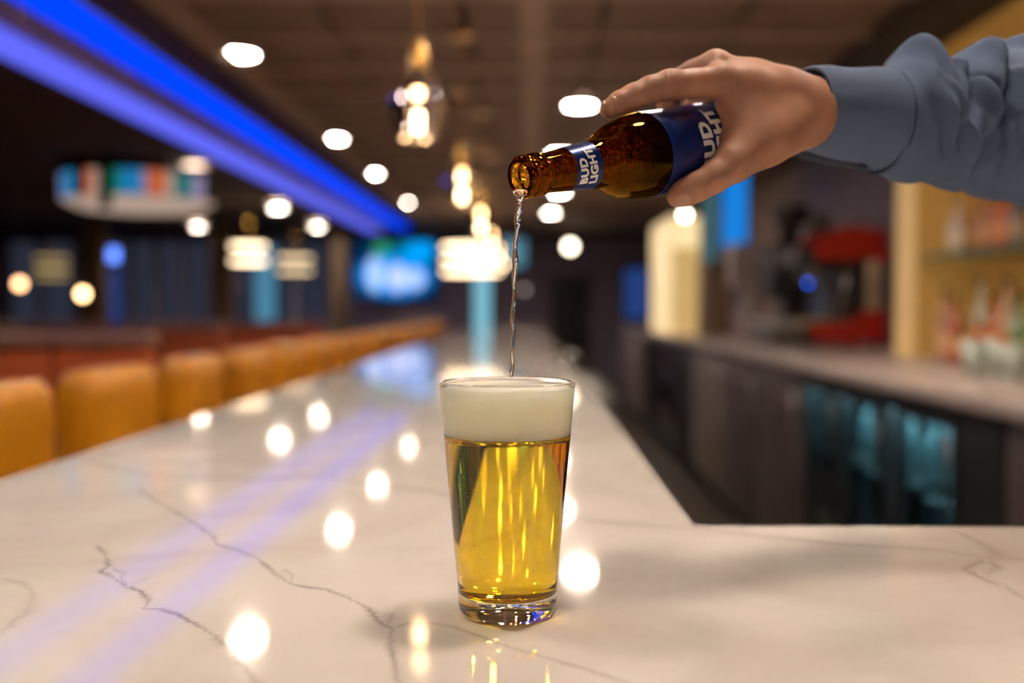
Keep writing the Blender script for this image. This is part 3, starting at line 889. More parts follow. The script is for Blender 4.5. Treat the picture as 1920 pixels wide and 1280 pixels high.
def make_stool(label):
    t = thing('bar_stool', label, 'bar stool', (0, 0, 0), 'mustard bar stools along the bar')
    zs = .74
    vs, fs = pad(.38, 0, ZTOP - .80, .008, th=.11)
    bk = obj('backrest', MB().add(vs, fs, True, TR(-.225, 0, .80)), m_leather, t)
    obj('seat', MB().box(-.2, .2, -.22, .22, zs - .09, zs, ch=.03), m_leather, t)
    for sy in (.12, -.12): obj('back_post', MB().tube([(-.19, sy, zs - .05), (-.285, sy, .82), (-.288, sy, 1.0)], .012, 8), m_black, t)
    for sx in (-1, 1):
        for sy in (-1, 1):
            obj('leg', MB().tube([(sx * .15, sy * .16, zs - .08), (sx * .17, sy * .2, 0)], .014, 8), m_black, t)
    obj('footrest', MB().tube([(.16, -.19, .25), (.16, .19, .25), (-.16, .19, .25), (-.16, -.19, .25), (.16, -.19, .25)], .009, 8), m_black, t)
    vs2, fs2 = [], []
    return t
SX = -.95 + .17
ordn = ['first', 'second', 'third', 'fourth', 'fifth', 'sixth', 'seventh', 'eighth', 'ninth', 'tenth', 'eleventh', 'twelfth', 'thirteenth', 'fourteenth', 'fifteenth', 'sixteenth', 'seventeenth']
lab = lambda i: ('mustard leather bar stool nearest the camera, cut by the left frame edge' if i == 0 else
                 'mustard leather bar stool at the far end of the row' if i == 16 else
                 'mustard leather bar stool, %s in the row counted from the left frame edge' % ordn[i])
s0 = make_stool(lab(0)); s0.location = (SX, 1.80, 0)
for i in range(1, 17):
    dup(s0, (SX + random.uniform(-.012, .012), 1.80 + .555 * i, 0), lab(i), random.uniform(-.05, .05))

# ================================================================== BOOTHS
m_or = pm('orange_vinyl', (.62, .12, .02), .5, var=.15)
m_cap = pm('booth_cap_wood', (.32, .17, .11), .45, var=.2)
def booth(x0, x1, y, h, label, chn=.16):
    t = thing('booth', label, 'booth', ((x0 + x1) / 2, y, 0), 'orange dining booths')
    w = (x1 - x0) / 2
    n = max(3, int((x1 - x0) / .2)); s = 2 * w / n
    me_ = MB().box(-s / 2 + .003, s / 2 - .003, -.05, .05, 0, h - .16, ch=.02).mesh('back_channel'); me_.materials.append(m_or)
    for k in range(n):
        o = bpy.data.objects.new('back_channel', me_); COL.objects.link(o); o.parent = t; o.location = (-w + s * (k + .5), 0, .1)
    obj('cap_rail', MB().box(-w - .01, w + .01, -.07, .07, h - .055, h, ch=.012), m_cap, t)
    obj('seat', MB().box(-w, w, .05, .55, .32, .46, ch=.03), m_or, t)
    obj('plinth', MB().box(-w, w, -.04, .5, 0, .32), m_black, t)
    return t
booth(-3.6, -1.60, 4.2, ZY(624, 4.2), 'near orange vinyl booth back behind the first bar stools')
booth(-5.6, -3.85, 5.6, ZY(618, 5.6), 'orange booth back at the far left, beyond the near booth')
booth(-4.1, -2.35, 7.6, ZY(606, 7.6), 'brown-capped orange booth in the middle of the room behind the stools')
booth(-3.9, -2.1, 10.2, ZY(602, 10.2), 'small far orange booth left of the television wall')
booth(-6.9, -5.0, 9.0, ZY(606, 9.0), 'far orange booth under the two globe lamps on the left')
for (x, y, lb) in ((-2.9, 6.3, 'dark square dining table between the near and middle booths'), (-3.1, 8.9, 'dark square dining table between the middle and far booths')):
    t = thing('dining_table', lb, 'table', (x, y, 0))
    obj('tabletop', MB().box(-.55, .55, -.35, .35, .72, .76, ch=.008), m_darkst, t)
    obj('pedestal', MB().cyl(.04, .03, .72), m_black, t)
    obj('base', MB().cyl(.26, 0, .03, 32), m_black, t)

# ================================================================== CEILING LAMPS
m_trim = pm('lamp_trim', (.5, .45, .4), .4)
m_diff = em('lamp_diffuser', (1, .90, .78), 110, False)
def downlight(x, y, label, power=LAMP_P, z=CEIL - .036, first=[None]):
    if first[0] is None:
        t = thing('ceiling_light', label, 'ceiling light', (x, y, z), 'recessed round ceiling lights')
        obj('trim_ring', MB().lathe([(.082, .036), (.102, .036), (.102, .0), (.086, -.003), (.082, .0), (.082, .036)], 40), m_trim, t)
        obj('diffuser', MB().lathe([(.083, .004), (.03, .004), (1e-5, .004)], 40), m_diff, t)
        first[0] = t
    else: t = dup(first[0], (x, y, z), label)
    l = area_lamp(x, y, z + .001, power, LAMP_C, .160)
    return t
dl = [((447, 103), 'big round ceiling light beside the blue light trough, top left'),
      ((624, 261), 'round ceiling light right of the blue trough, second in its row'),
      ((696, 326), 'round ceiling light right of the blue trough, third in its row'),
      ((757, 380), 'small round ceiling light at the far end of the blue trough'),
      ((364, 324), 'round ceiling light left of the blue trough, above the coloured drum'),
      ((521, 391), 'round ceiling light under the lower edge of the blue trough'),
      ((595, 426), 'round ceiling light left of the trough, just above the far wall'),
      ((371, 426), 'round ceiling light below the coloured drum canopy'),
      ((1088, 199), 'large round ceiling light at the tip of the index finger'),
      ((1050, 288), 'round ceiling light peeking out above the bottle neck'),
      ((1048, 361), 'round ceiling light half hidden below the bottle neck'),
      ((1033, 400), 'small round ceiling light right of the stream, below the bottle')]
for (px, py), lb in dl:
    p = onz(px, py, CEIL - .036); downlight(p.x, p.y, lb)
near = [(.34, .85, .80, 'straight above the beer glass'), (-.75, .95, .30, 'added fill left of the glass'), (.34, 2.3, .55, 'above the inner edge of the bar'), (.33, 3.7, .8, 'above the bar beyond the top frame edge'),  # the lamp left of the glass is added fill that softens shadows
        (-1.45, 1.3, .9, 'above the nearest bar stool'), (-1.45, 3.0, 1.2, 'above the second bar stool'), (-3.2, 3.2, 1.5, 'above the near orange booth'),
        (1.15, 1.6, .5, 'added fill over the aisle beside the cooler'), (1.15, 3.6, 1.3, 'added fill over the espresso machine aisle'), (-.9, -1.2, .55, 'added frontal fill behind the camera, left'), (.7, -1.2, .40, 'added frontal fill behind the camera, right'), (-5.6, 5.0, 1.5, 'above the far left booths'), (-5.6, 9.5, 1.5, 'above the far left windows')]  # aisle and behind-camera lamps are added to brighten machine, foam and hand
for i, (x, y, k, lb) in enumerate(near):
    downlight(x, y, 'recessed round ceiling light out of the picture, ' + lb, LAMP_P * k)

# blue trough: glowing bands stand in for LED wash on recess and lip
def trough(label, x0, x1, y0, y1, zlow, mat, name):
    t = thing(name, label, 'light', ((x0 + x1) / 2, (y0 + y1) / 2, zlow))
    w, l = (x1 - x0) / 2, (y1 - y0) / 2
    obj('diffuser', MB().box(-w, w, -l, l, 0, .035), mat, t)
    obj('profile', MB().box(-w, w, -l, l, .035, CEIL + .03 - zlow), pm('profile_white', (.4, .4, .45), .5), t)
    return t
trough('wide deep-blue glowing band imitating LED wash along the ceiling', -2.05, -1.84, 1.2, 15.4, CEIL - .03, em('led_wash_blue', (.0, .055, 1.0), 1.15), 'led_wash_band')
trough('narrow pale violet-blue glowing band imitating the LED-lit left lip of the ceiling trough', -2.55, -2.33, 1.2, 16.0, CEIL - .04, em('led_wash_violet', (.13, .15, 1.0), 1.0), 'led_wash_band')
obj_ = obj('trough_bed', MB().box(-2.33, -2.05, 1.2, 15.4, CEIL + .0, CEIL + .03), pm('trough_bed', (.6, .5, .7), .6)); tag(obj_, 'dusky purple bed between the two blue ceiling bands', 'ceiling trim')
for (xa, xb) in ((-1.78, -1.5),):
    pass

# ================================================================== PENDANTS OVER THE BAR
m_gold = pm('brushed_gold', (.75, .42, .10), .25, 1.0)
m_shade = glassm('shade_glass', (.95, .93, .96), 1.42)
m_fil = em('filament', (1.0, .66, .30), 24)
m_fil2 = em('filament_core', (1.0, .72, .38), 28)
def make_pendant(label):
    t = thing('pendant_lamp', label, 'pendant lamp', (0, 0, 0), 'faceted glass pendant lamps over the bar')
    # origin: middle of the shade
    top = CEIL - (CAM.z + .565)
    obj('cord', MB().tube([(0, 0, .17), (0, 0, top - .02)], .004, 8), m_gold, t)
    obj('canopy', MB().cyl(.05, top - .025, top - .004, 32), m_gold, t)
    obj('socket_cap', MB().cyl(.022, .125, .17, 24, r2=.010).cyl(.024, .075, .125, 24), m_gold, t)
    pr = [(.026, .090), (.030, .085), (.075, .022), (.078, -.004), (.055, -.085), (.048, -.098)]
    sh = MB().lathe(pr, 9, smooth=False)
    sh.lathe([(r - .0022, z + .0004) for r, z in reversed(pr)], 9, smooth=False)
    obj('glass_shade', sh, m_shade, t)
    bu = obj('bulb', MB().lathe([(.014, .078), (.016, .06), (.024, .02), (.024, -.06), (.018, -.085), (1e-5, -.09)], 24), thin_glass('bulb_glass', (.97, .92, .85), .0), t)
    obj('filament', MB().cyl(.0125, .012, .062, 14), m_fil, bu)
    obj('filament', MB().cyl(.0115, -.078, -.028, 14), m_fil2, bu)
    return t
pn = ['nearest, hanging at the top centre', 'second from the camera, above the glass rim', 'third from the camera', 'fourth from the camera', 'fifth from the camera', 'farthest of the row']
p0 = make_pendant('faceted clear glass pendant lamp with gold cap, ' + pn[0])
zpen = CAM.z + .565
p0.location = (-.305, 2.75, zpen)
for i in range(1, 6): dup(p0, (-.305, 2.75 + 1.78 * i, zpen), 'faceted clear glass pendant lamp with gold cap, ' + pn[i], .4 * i)

# ================================================================== RING / DRUM LAMPS FAR BACK
m_ring = em('ring_light', (1, .74, .46), 6.0)
m_ringd = em('ring_light_dim', (1, .72, .42), 2.0)
m_ringg = em('ring_light_gold', (1, .68, .25), .55)
def ring_lamp(px, y, bands, R, label, mat):
    c = onY(px, bands[0], y)
    t = thing('ring_chandelier', label, 'chandelier', (c.x, y, c.z))
    obj('rod', MB().tube([(0, 0, ZY(bands[-1], y) - c.z), (0, 0, CEIL - c.z)], .008, 8), m_gold, t)
    for b_ in bands:
        z = ZY(b_, y) - c.z
        n = 32
        rg = obj('light_ring', MB().tube([(R * math.cos(2 * math.pi * k / n), R * math.sin(2 * math.pi * k / n), z) for k in range(n + 1)], .018, 8, False), mat, t)
        obj('spoke', MB().tube([(-R, 0, z), (R, 0, z)], .004, 6).tube([(0, -R, z), (0, R, z)], .004, 6), m_gold, rg)
ring_lamp(466, 12.0, (461, 489), .19, 'bright two-ring chandelier left of the television', m_ring)
ring_lamp(553, 12.8, (484, 507), .20, 'dimmer two-ring chandelier just left of the television', m_ringd)
ring_lamp(884, 12.3, (463, 487, 509), .34, 'bright three-ring chandelier at the far end of the bar', m_ring)
ring_lamp(97, 13.0, (484, 503, 518), .19, 'dim golden ring chandelier at the far left window', m_ringg)
def globe(px, py, y, r, label, col, s, name='globe_lamp', rod=True):
    c = onY(px, py, y)
    t = thing(name, label, 'lamp', tuple(c))
    obj('globe', MB().sphere((0, 0, 0), r, 10), em('globe_%d_%d' % (px, py), col, s), t)
    if rod: obj('rod', MB().tube([(0, 0, r), (0, 0, CEIL - c.z)], .005, 6), m_black, t)
globe(37, 532, 7.6, .035, 'small orange globe lamp at the far left edge', (1, .50, .24), 9)
globe(155, 551, 7.6, .035, 'small golden globe lamp below the golden chandelier', (1, .62, .28), 13)
globe(1069, 462, 14.6, .07, 'round white lamp low on the far ceiling, right of the stream', (1, .86, .64), 12)
globe(983, 543, 15.5, .05, 'faint grey glowing ball imitating a reflection right of the beer stream', (.6, .5, .4), 1.2)  # glowing ball in place of a specular reflection, no lamp hangs here

# coloured drum canopy
def drum():
    y = 9.0; R = .66
    c = onY(262, 370, y)
    t = thing('drum_canopy', 'hanging round canopy of coloured glass panels over a pale lit underside', 'ceiling lamp', (c.x, y, c.z))
    cols = {'red': (.40, .06, .03), 'blue': (.015, .22, .50), 'green': (.02, .26, .12), 'orange': (.62, .13, .04), 'cream': (.45, .33, .27), 'teal': (.0, .17, .17), 'dark': (.02, .015, .012), 'lilac': (.30, .26, .42)}
    # panels by image column
    seq = [(118, 134, 'red'), (134, 146, 'lilac'), (146, 186, 'blue'), (186, 212, 'dark'), (212, 226, 'orange'), (226, 242, 'cream'), (242, 272, 'green'), (272, 282, 'teal'), (282, 318, 'blue'), (318, 328, 'lilac'), (328, 356, 'orange'), (356, 370, 'cream'), (370, 390, 'teal'), (390, 404, 'lilac')]
    for a, b_, cn in seq:
        def ang(px):
            s = max(-1, min(1, (px - 262) / 146.0)); return -math.pi / 2 + math.asin(s)
        t0, t1 = ang(a), ang(b_); n = 4
        vs = []; fs = []
        for k in range(n + 1):
            q = t0 + (t1 - t0) * k / n + (.006 if k == 0 else -.006 if k == n else 0)
            for (rr, zz) in ((R, -.04), (R, .17), (R - .02, .17), (R - .02, -.04)):
                vs.append((rr * math.cos(q), rr * math.sin(q), zz))
        for k in range(n):
            for j in range(4):
                fs.append((k * 4 + j, k * 4 + (j + 1) % 4, k * 4 + 4 + (j + 1) % 4, k * 4 + 4 + j))
        fs += [(3, 2, 1, 0), (4 * n, 4 * n + 1, 4 * n + 2, 4 * n + 3)]
        obj('glass_panel', MB().add(vs, fs), em('panel_' + cn, cols[cn], .85, False), t)
    obj('underside', MB().lathe([(R - .005, -.045), (R - .14, -.11), (R - .30, -.125), (1e-5, -.125)], 48), em('canopy_under', (.60, .43, .34), .75), t)
    obj('top_rim', MB().lathe([(R - .01, .175), (R + .01, .175), (R + .01, .20), (R - .01, .20), (1e-5, .20)], 48), m_black, t)
    obj('hanger', MB().cyl(.03, .20, CEIL - c.z, 16), m_black, t)
    obj('hanging_strut', MB().box(XY(188, 8.3) - c.x, XY(209, 8.3) - c.x, -.70, -.66, -.16, CEIL - c.z), m_black, t)
drum()
# television on the far wall
TVY = 16.85
a = onY(664, 562, TVY); b2 = onY(818, 452, TVY)
tv = thing('television', 'large wall television showing a bright blue picture', 'television', ((a.x + b2.x) / 2, TVY, (a.z + b2.z) / 2))
w, h = (b2.x - a.x) / 2, (b2.z - a.z) / 2
tvm = screen_mat('tv_picture', (.0, .02, .07), [(0, -.08, .64, .36, (.0, .26, .85)), (-.34, -.06, .15, .30, (.42, .60, 1.0)), (.03, -.12, .17, .24, (.52, .62, 1.0)), (.32, -.14, .18, .18, (.42, .58, 1.0)), (-.22, .36, .16, .11, (.03, .30, .12)), (.08, .38, .20, .10, (.0, .13, .17)), (.42, .33, .28, .18, (.0, .32, .85))], 1.25)
obj('screen', MB().box(-w, w, -.004, 0, -h, h), tvm, tv)
obj('bezel', MB().box(-w - .02, w + .02, 0, .05, -h - .02, h + .02, ch=.005), m_black, tv)
obj('wall_bracket', MB().box(-.2, .2, .05, Y1 - TVY - .002, -.15, .15), m_black, tv)
lab_tv = None

# ================================================================== BACK BAR
DZ = .24; BCZ = CAM.z - DZ; BCX = 1.20
bc = thing('back_counter', 'long grey stone back counter along the right wall', 'counter', (0, 0, 0))
m_bct = pm('grey_stone', (.40, .33, .30), .3, var=.1, scale=12)
obj('worktop', MB().box(BCX, X1 - .01, .98, 13.4, BCZ - .04, BCZ, ch=.004), m_bct, bc)
def YX(px, X):                 # distance at which plane x = X meets a pixel column
    r = ray(px, 578); return X * r.y / r.x
cabs = [(1.0, YX(1868, BCX), m_brown, 'brown base cabinet at the right frame edge, right of the glass-door cooler', 2),
        (YX(1490, BCX), YX(1352, BCX), m_brown, 'wide dark brown base cabinet left of the glass-door cooler', 2),
        (YX(1348, BCX), YX(1292, BCX), m_cabtaupe, 'taupe base cabinet, lighter than its neighbours', 1),
        (YX(1202, BCX), 13.3, m_cabtaupe, 'greyish base cabinet at the far end of the back counter', 2)]
for (ya, yb, mt, lb, nd) in cabs:
    t = thing('base_cabinet', lb, 'cabinet', (BCX + .03, (ya + yb) / 2, 0))
    l = (yb - ya) / 2
    obj('carcass', MB().box(.02, .6, -l + .003, l - .003, .1, BCZ - .045), mt, t)
    obj('toe_kick', MB().box(.06, .6, -l + .003, l - .003, 0, .1), m_black, t)
    for k in range(nd):
        y0_ = -l + .006 + (2 * l) * k / nd; y1_ = -l - .006 + (2 * l) * (k + 1) / nd
        d_ = obj('door', MB().box(0, .02, y0_, y1_, .11, BCZ - .05, ch=.003), mt, t)
        obj('handle', MB().tube([(-.02, y0_ + .05, BCZ - .30), (-.02, y0_ + .05, BCZ - .14)], .006, 8).tube([(0, y0_ + .05, BCZ - .29), (-.02, y0_ + .05, BCZ - .29)], .004, 6).tube([(0, y0_ + .05, BCZ - .15), (-.02, y0_ + .05, BCZ - .15)], .004, 6), m_steel, d_)
m_cold = pm('cooler_inside', (.75, .8, .8), .5)
m_cglow = em('cooler_tube', (.42, .82, .95), 75.0)
m_cglass = thin_glass('cooler_glass', (.75, .85, .88), .03)
m_bottle_d = pm('dark_bottle', (.03, .035, .03), .15, spec=.7)
def cooler(doors, label, glow, y_end=None):
    ya = min(d[0] for d in doors) - .04; yb = max(d[1] for d in doors) + .04
    if y_end: ya = y_end
    yc = (ya + yb) / 2; l = (yb - ya) / 2
    t = thing('bottle_cooler', label, 'cooler', (BCX + .03, yc, 0))
    z0, z1 = .08, BCZ - .05
    mb = MB().box(.56, .6, -l, l, z0, z1).box(.03, .56, -l, -l + .03, z0, z1).box(.03, .56, l - .03, l, z0, z1).box(.03, .56, -l + .03, l - .03, z0, z0 + .06).box(.03, .56, -l + .03, l - .03, z1 - .05, z1)
    obj('cabinet', mb, m_black, t)
    obj('inner_lining', MB().box(.545, .56, -l + .03, l - .03, z0 + .06, z1 - .05), m_cold, t)
    obj('toe_kick', MB().box(.06, .6, -l, l, 0, .08), m_black, t)
    if y_end is not None and min(d[0] for d in doors) - ya > .1:
        g = obj('machine_grille', MB().box(0, .03, -l + .005, min(d[0] for d in doors) - yc - .02, z0, z1), m_black, t)
    for (d0, d1) in doors:
        a_, b_ = d0 - yc, d1 - yc
        fr = obj('door', MB().box(0, .03, a_, a_ + .045, z0, z1).box(0, .03, b_ - .045, b_, z0, z1).box(0, .03, a_ + .045, b_ - .045, z0, z0 + .07).box(0, .03, a_ + .045, b_ - .045, z1 - .06, z1), m_black, t)
        obj('door_glass', MB().box(.012, .018, a_ + .045, b_ - .045, z0 + .07, z1 - .06), m_cglass, fr)
        obj('handle', MB().tube([(-.025, a_ + .022, z1 - .3), (-.025, a_ + .022, z1 - .08)], .007, 8), m_darkst, fr)
        for zz in (.38, .66):
            obj('shelf', MB().box(.06, .54, a_ + .05, b_ - .05, zz, zz + .012), m_steel, t)
        obj('light_tube', MB().tube([(.10, a_ + .06, z1 - .062), (.10, b_ - .06, z1 - .062)], .010, 8), glow, t)
    return t
d3 = [(YX(1772, BCX) - .03, YX(1672, BCX) + .03), (YX(1645, BCX) - .03, YX(1572, BCX) + .03), (YX(1556, BCX) - .03, YX(1500, BCX) + .03)]
cooler(d3, 'black three-door bottle cooler glowing teal, right of the brown cabinet', m_cglow, YX(1866, BCX))
d4 = [(YX(1256, BCX) - .1, YX(1206, BCX))]
cooler(d4, 'dim far glass-door cooler in the middle of the back counter', em('cooler_tube_dim', (.10, .2, .26), 3.0), YX(1290, BCX))
# bottles standing in the near cooler
bprof = [(1e-5, 0), (.028, 0), (.031, .004), (.031, .13), (.026, .15), (.014, .175), (.012, .225), (.0135, .228), (.0135, .238), (1e-5, .239)]
cb = None; k = 0
for di, (d0, d1) in enumerate(d3):
    for zz, zn in ((.392, 'middle'), (.672, 'upper')):
        for q in range(3):
            yq = d0 + .09 + q * (d1 - d0 - .26) / 2
            lb = 'bottle behind the %s cooler door from the right, %s shelf, position %s' % (['first', 'second', 'third'][di], zn, ['rightmost', 'middle', 'leftmost'][q])
            if cb is None:
                cb = tag(obj('bottle', MB().lathe(bprof, 18), pm('pale_bottle', (.18, .26, .26), .15, spec=.7)), lb, 'bottle', 'bottles in the lit cooler')
                cb.location = (BCX + .03 + .25, yq, zz)
            else:
                c_ = cb.copy(); COL.objects.link(c_); c_.location = (BCX + .03 + .25 + random.uniform(-.05, .08), yq, zz); c_['label'] = lb

# niche with yellow lit panels
m_yel = pm('yellow_panel', (.46, .27, .07), .55, var=.05, emit=(1.0, .54, .12), es=.10)
m_yel2 = pm('yellow_panel_edge', (.62, .44, .20), .5, var=.03, emit=(1.0, .62, .22), es=.26)
PX = 1.90; PY0, PY1 = YX(1712, PX), YX(1678, PX)
n1 = thing('niche_partition', 'glowing yellow partition between the shelves and the red espresso machine', 'partition', (PX, PY0, 0))
nc_ = thing('niche_ceiling_panel', 'glowing yellow ceiling of the bottle niche above the sleeve', 'panel', (PX, PY0, 0))
obj('panel', MB().box(.012, X1 - PX - .012, 1.0 - PY0, PY1 - PY0, CEIL - .05, CEIL - .036), m_yel, nc_)
obj('side_panel', MB().box(.012, X1 - PX - .012, 0, PY1 - PY0, BCZ, CEIL - .05), m_yel, n1)
obj('end_panel', MB().box(0, .012, 0, PY1 - PY0, BCZ, CEIL - .05), m_yel2, n1)
n2 = thing('niche_back_panel', 'glowing yellow back panel behind the bottle shelf, right frame edge', 'panel', (X1 - .004, PY0, 0))
for k in range(4):
    ya = 1.0 + (PY0 - 1.0) * k / 4; yb = 1.0 + (PY0 - 1.0) * (k + 1) / 4
    obj('panel', MB().box(-.012, 0, ya - PY0 + .004, yb - PY0 - .004, BCZ, CEIL - .05), m_yel, n2)
struct('trim_6', MB().box(PX - .35, PX + .0, 1.0, 8.5, CEIL - .035, CEIL + .03), pm('soffit_dark', (.02, .014, .014), .7))
# shelf
shz = ZY(480, PY0 - .1)
sh = thing('glass_shelf', 'glass shelf with bottles in front of the yellow panels', 'shelf', (PX, PY0, shz))
obj('shelf_plate', MB().box(.03, X1 - PX - .03, -2.6, -.01, -.012, 0), glassm('shelf_glass', (.75, .9, .82), 1.45), sh)
obj('shelf_edge', MB().box(.018, .03, -2.6, -.01, -.018, .002), pm('shelf_edge_green', (.05, .07, .04), .3), sh)
for y in (-.3, -1.4, -2.5): obj('bracket', MB().box(.1, X1 - PX - .03, y, y + .015, -.03, -.012), m_steel, sh)
def bottle_at(px, bot_z, y, h, r, col, label, grp, neck=.35, capc=None, glassy=True, name='liquor_bottle', rough=.12):
    x = XY(px, y)
    t = thing(name, label, 'bottle', (x, y, bot_z), grp)
    hb = h * (1 - neck)
    pr = [(1e-5, 0), (r * .92, 0), (r, .006), (r, hb * .86), (r * .85, hb * .95), (r * .38, hb + h * .06), (r * .32, h * .93), (r * .36, h * .94), (r * .36, h * .955)]
    obj('body', MB().lathe(pr, 24), pm('liq_%s' % '_'.join('%d' % (c * 100) for c in col), col, rough, spec=.8, var=.05), t)
    obj('cap', MB().cyl(r * .40, h * .93, h, 16), pm('cap_dark', (.05, .03, .02), .4) if not capc else capc, t)
    obj('label_patch', MB().lathe([(r + .0006, hb * .25), (r + .0008, hb * .65)], 24), pm('label_pale_%d' % int(col[0] * 100), (min(.8, col[0] + .25), min(.7, col[1] + .18), min(.6, col[2] + .1)), .6), t)
g1 = 'liquor bottles on the glass shelf'
ys = PY0 - .16
bottle_at(1792, shz, ys, .27, .040, (.62, .50, .42), 'pale frosted bottle on the glass shelf', g1)
bottle_at(1824, shz, ys, .30, .036, (.40, .15, .035), 'slim amber bottle right of the pale one on the shelf', g1)
bottle_at(1848, shz, ys - .1, .31, .042, (.34, .12, .04), 'brown square-shouldered bottle in the middle of the shelf', g1)
bottle_at(1878, shz, ys - .3, .32, .042, (.42, .07, .01), 'deep orange bottle on the shelf near the frame edge', g1)
bottle_at(1908, shz, ys - .45, .31, .042, (.10, .06, .05), 'dark bottle at the right frame edge on the shelf', g1)
g2 = 'bottles standing on the back counter'
for (px, y, h, r, col, lb) in ((1772, 4.55, .33, .036, (.45, .24, .14), 'tan bottle on the back counter, leftmost of its cluster'), (1792, 4.3, .30, .034, (.40, .10, .06), 'reddish bottle on the back counter beside the tan one'),
                               (1840, 4.4, .38, .036, (.42, .38, .28), 'tall pale bottle on the back counter'), (1866, 4.1, .30, .036, (.45, .13, .03), 'orange bottle on the back counter'),
                               (1890, 3.9, .36, .036, (.42, .26, .16), 'brown-necked bottle on the back counter near the frame edge'), (1912, 3.7, .30, .038, (.15, .22, .10), 'green bottle on the back counter at the frame edge')):
    bottle_at(px, BCZ, y, h, r, col, lb, g2)
gp = [(.028, 0), (.030, .002), (.038, .12), (.0372, .12), (.0285, .006), (1e-5, .006), ]
gg = None
for k, (px, y, lb) in enumerate(((1822, 3.75, 'upturned tumbler leftmost on the back counter'), (1858, 3.7, 'tumbler second from left on the back counter'), (1835, 3.45, 'front tumbler on the back counter below the bottles'), (1885, 3.4, 'tumbler on the back counter in front of the brown-necked bottle'), (1908, 3.3, 'tumbler on the back counter at the frame edge'))):
    lbl = lb
    if gg is None:
        gg = tag(obj('tumbler', MB().lathe([(1e-5, 0)] + gp, 24), pm('tumbler_grey', (.36, .40, .34), .08, spec=.9, var=.1)), lbl, 'glass', 'tumblers on the back counter'); gg.location = (XY(px, y), y, BCZ)
    else:
        c_ = gg.copy(); COL.objects.link(c_); c_.location = (XY(px, y), y, BCZ); c_['label'] = lbl

# far yellow lit column
ya = 9.5; xa, xb = XY(1258, ya), XY(1312, ya); yb = YX(1222, xa)
t = thing('lit_display_column', 'tall glowing cream-yellow display column on the back counter', 'display', (xa, ya, 0))
zt_ = ZY(404, ya)
obj('front_panel', MB().box(.012, xb - xa, 0, yb - ya, BCZ, zt_), pm('column_yellow', (.6, .45, .2), .5, emit=(1.0, .66, .25), es=.48), t)
obj('side_panel', MB().box(0, .012, 0, yb - ya, BCZ, zt_), pm('column_cream', (.75, .6, .35), .5, emit=(1.0, .76, .40), es=.75), t)
obj('top_light', MB().box(0.02, xb - xa - .02, .0 - .012, .0, zt_ - .30, zt_ - .02), em('column_top_glow', (1.0, .76, .40), 1.1), t)
globe(1284, 403, 9.2, .03, 'small round white lamp in front of the lit yellow column, below the thumb', (1, .92, .72), 22)
lit('menu_screen', 'bright blue upright menu screen hanging behind the hand', 'screen', 1354, 1402, 300, 462, 9.0, .05, em('menu_blue', (.01, .22, .72), 1.0))
lit('menu_screen', 'dim teal upright screen left of the bright blue one', 'screen', 1316, 1346, 330, 500, 9.6, .05, em('menu_teal', (.05, .115, .14), 1.0))
for (px, y, z0, z1, lb) in (): pass
# brown panel and grey appliance between column and machine
y_ = 8.6
t = thing('tall_cabinet', 'brown panel cabinet on the back counter right of the lit column', 'cabinet', (XY(1322, y_), y_, BCZ))
obj('carcass', MB().box(0, XY(1372, y_) - XY(1322, y_), .02, .4, 0, ZY(490, y_) - BCZ, ch=.005), pm('panel_tan', (.20, .125, .07), .5), t)
obj('door', MB().box(.005, XY(1372, y_) - XY(1322, y_) - .005, 0, .02, .005, ZY(490, y_) - BCZ - .005, ch=.003), pm('panel_tan', (.20, .125, .07), .5), t)
y_ = 7.6
t = thing('coffee_brewer', 'pale grey coffee brewer with a black spout beside the espresso machine', 'appliance', (XY(1376, y_), y_, BCZ))
wx = XY(1428, y_) - XY(1376, y_); hz = ZY(455, y_) - BCZ
m_gry = pm('appliance_grey', (.34, .28, .26), .4)
obj('tower', MB().box(.10, wx, 0, .3, .03, hz, ch=.01), m_gry, t)
obj('head', MB().box(0, .10, 0.02, .28, hz * .55, hz, ch=.01), m_gry, t)
obj('spout', MB().tube([(.05, .1, hz * .55), (.05, .1, hz * .36)], .02, 10), m_black, t)
obj('base', MB().box(0, wx, 0, .3, 0, .03, ch=.005), m_gry, t)

# espresso machine, side-on to the camera
EY = 6.1
ex = lambda px: XY(px, EY)
ez = lambda py: ZY(py, EY) - BCZ
esp = thing('espresso_machine', 'red and black espresso machine on the back counter', 'coffee machine', (ex(1440), EY, BCZ))
X_ = lambda px: ex(px) - ex(1440)
m_red = pm('red_enamel', (.48, .014, .010), .25, var=.06, coat=.4)
def prism(poly, y0, y1):
    n = len(poly)
    vs = [(x, y0, z) for x, z in poly] + [(x, y1, z) for x, z in poly]
    fs = [tuple(range(n)), tuple(reversed(range(n, 2 * n)))] + [(i, i + n, (i + 1) % n + n, (i + 1) % n) for i in range(n)]
    return MB().add(vs, fs)
obj('top_housing', prism([(X_(1532), ez(488)), (X_(1664), ez(488)), (X_(1664), ez(432)), (X_(1600), ez(422)), (X_(1560), ez(430)), (X_(1530), ez(462))], 0, .62), m_red, esp)
obj('base_housing', prism([(X_(1516), ez(606)), (X_(1532), ez(640)), (X_(1664), ez(640)), (X_(1664), ez(578)), (X_(1618), ez(584)), (X_(1595), ez(602))], 0, .62), m_red, esp)
obj('drip_tray', MB().box(X_(1448), X_(1600), .02, .60, ez(612), ez(598), ch=.005), m_steel, esp)
obj('tray_body', MB().box(X_(1450), X_(1518), .03, .59, ez(642), ez(613), ch=.01), pm('machine_grey', (.09, .08, .075), .4), esp)
obj('rear_body', MB().box(X_(1560), X_(1628), .06, .56, ez(600), ez(486)), pm('machine_dark', (.02, .018, .025), .3), esp)
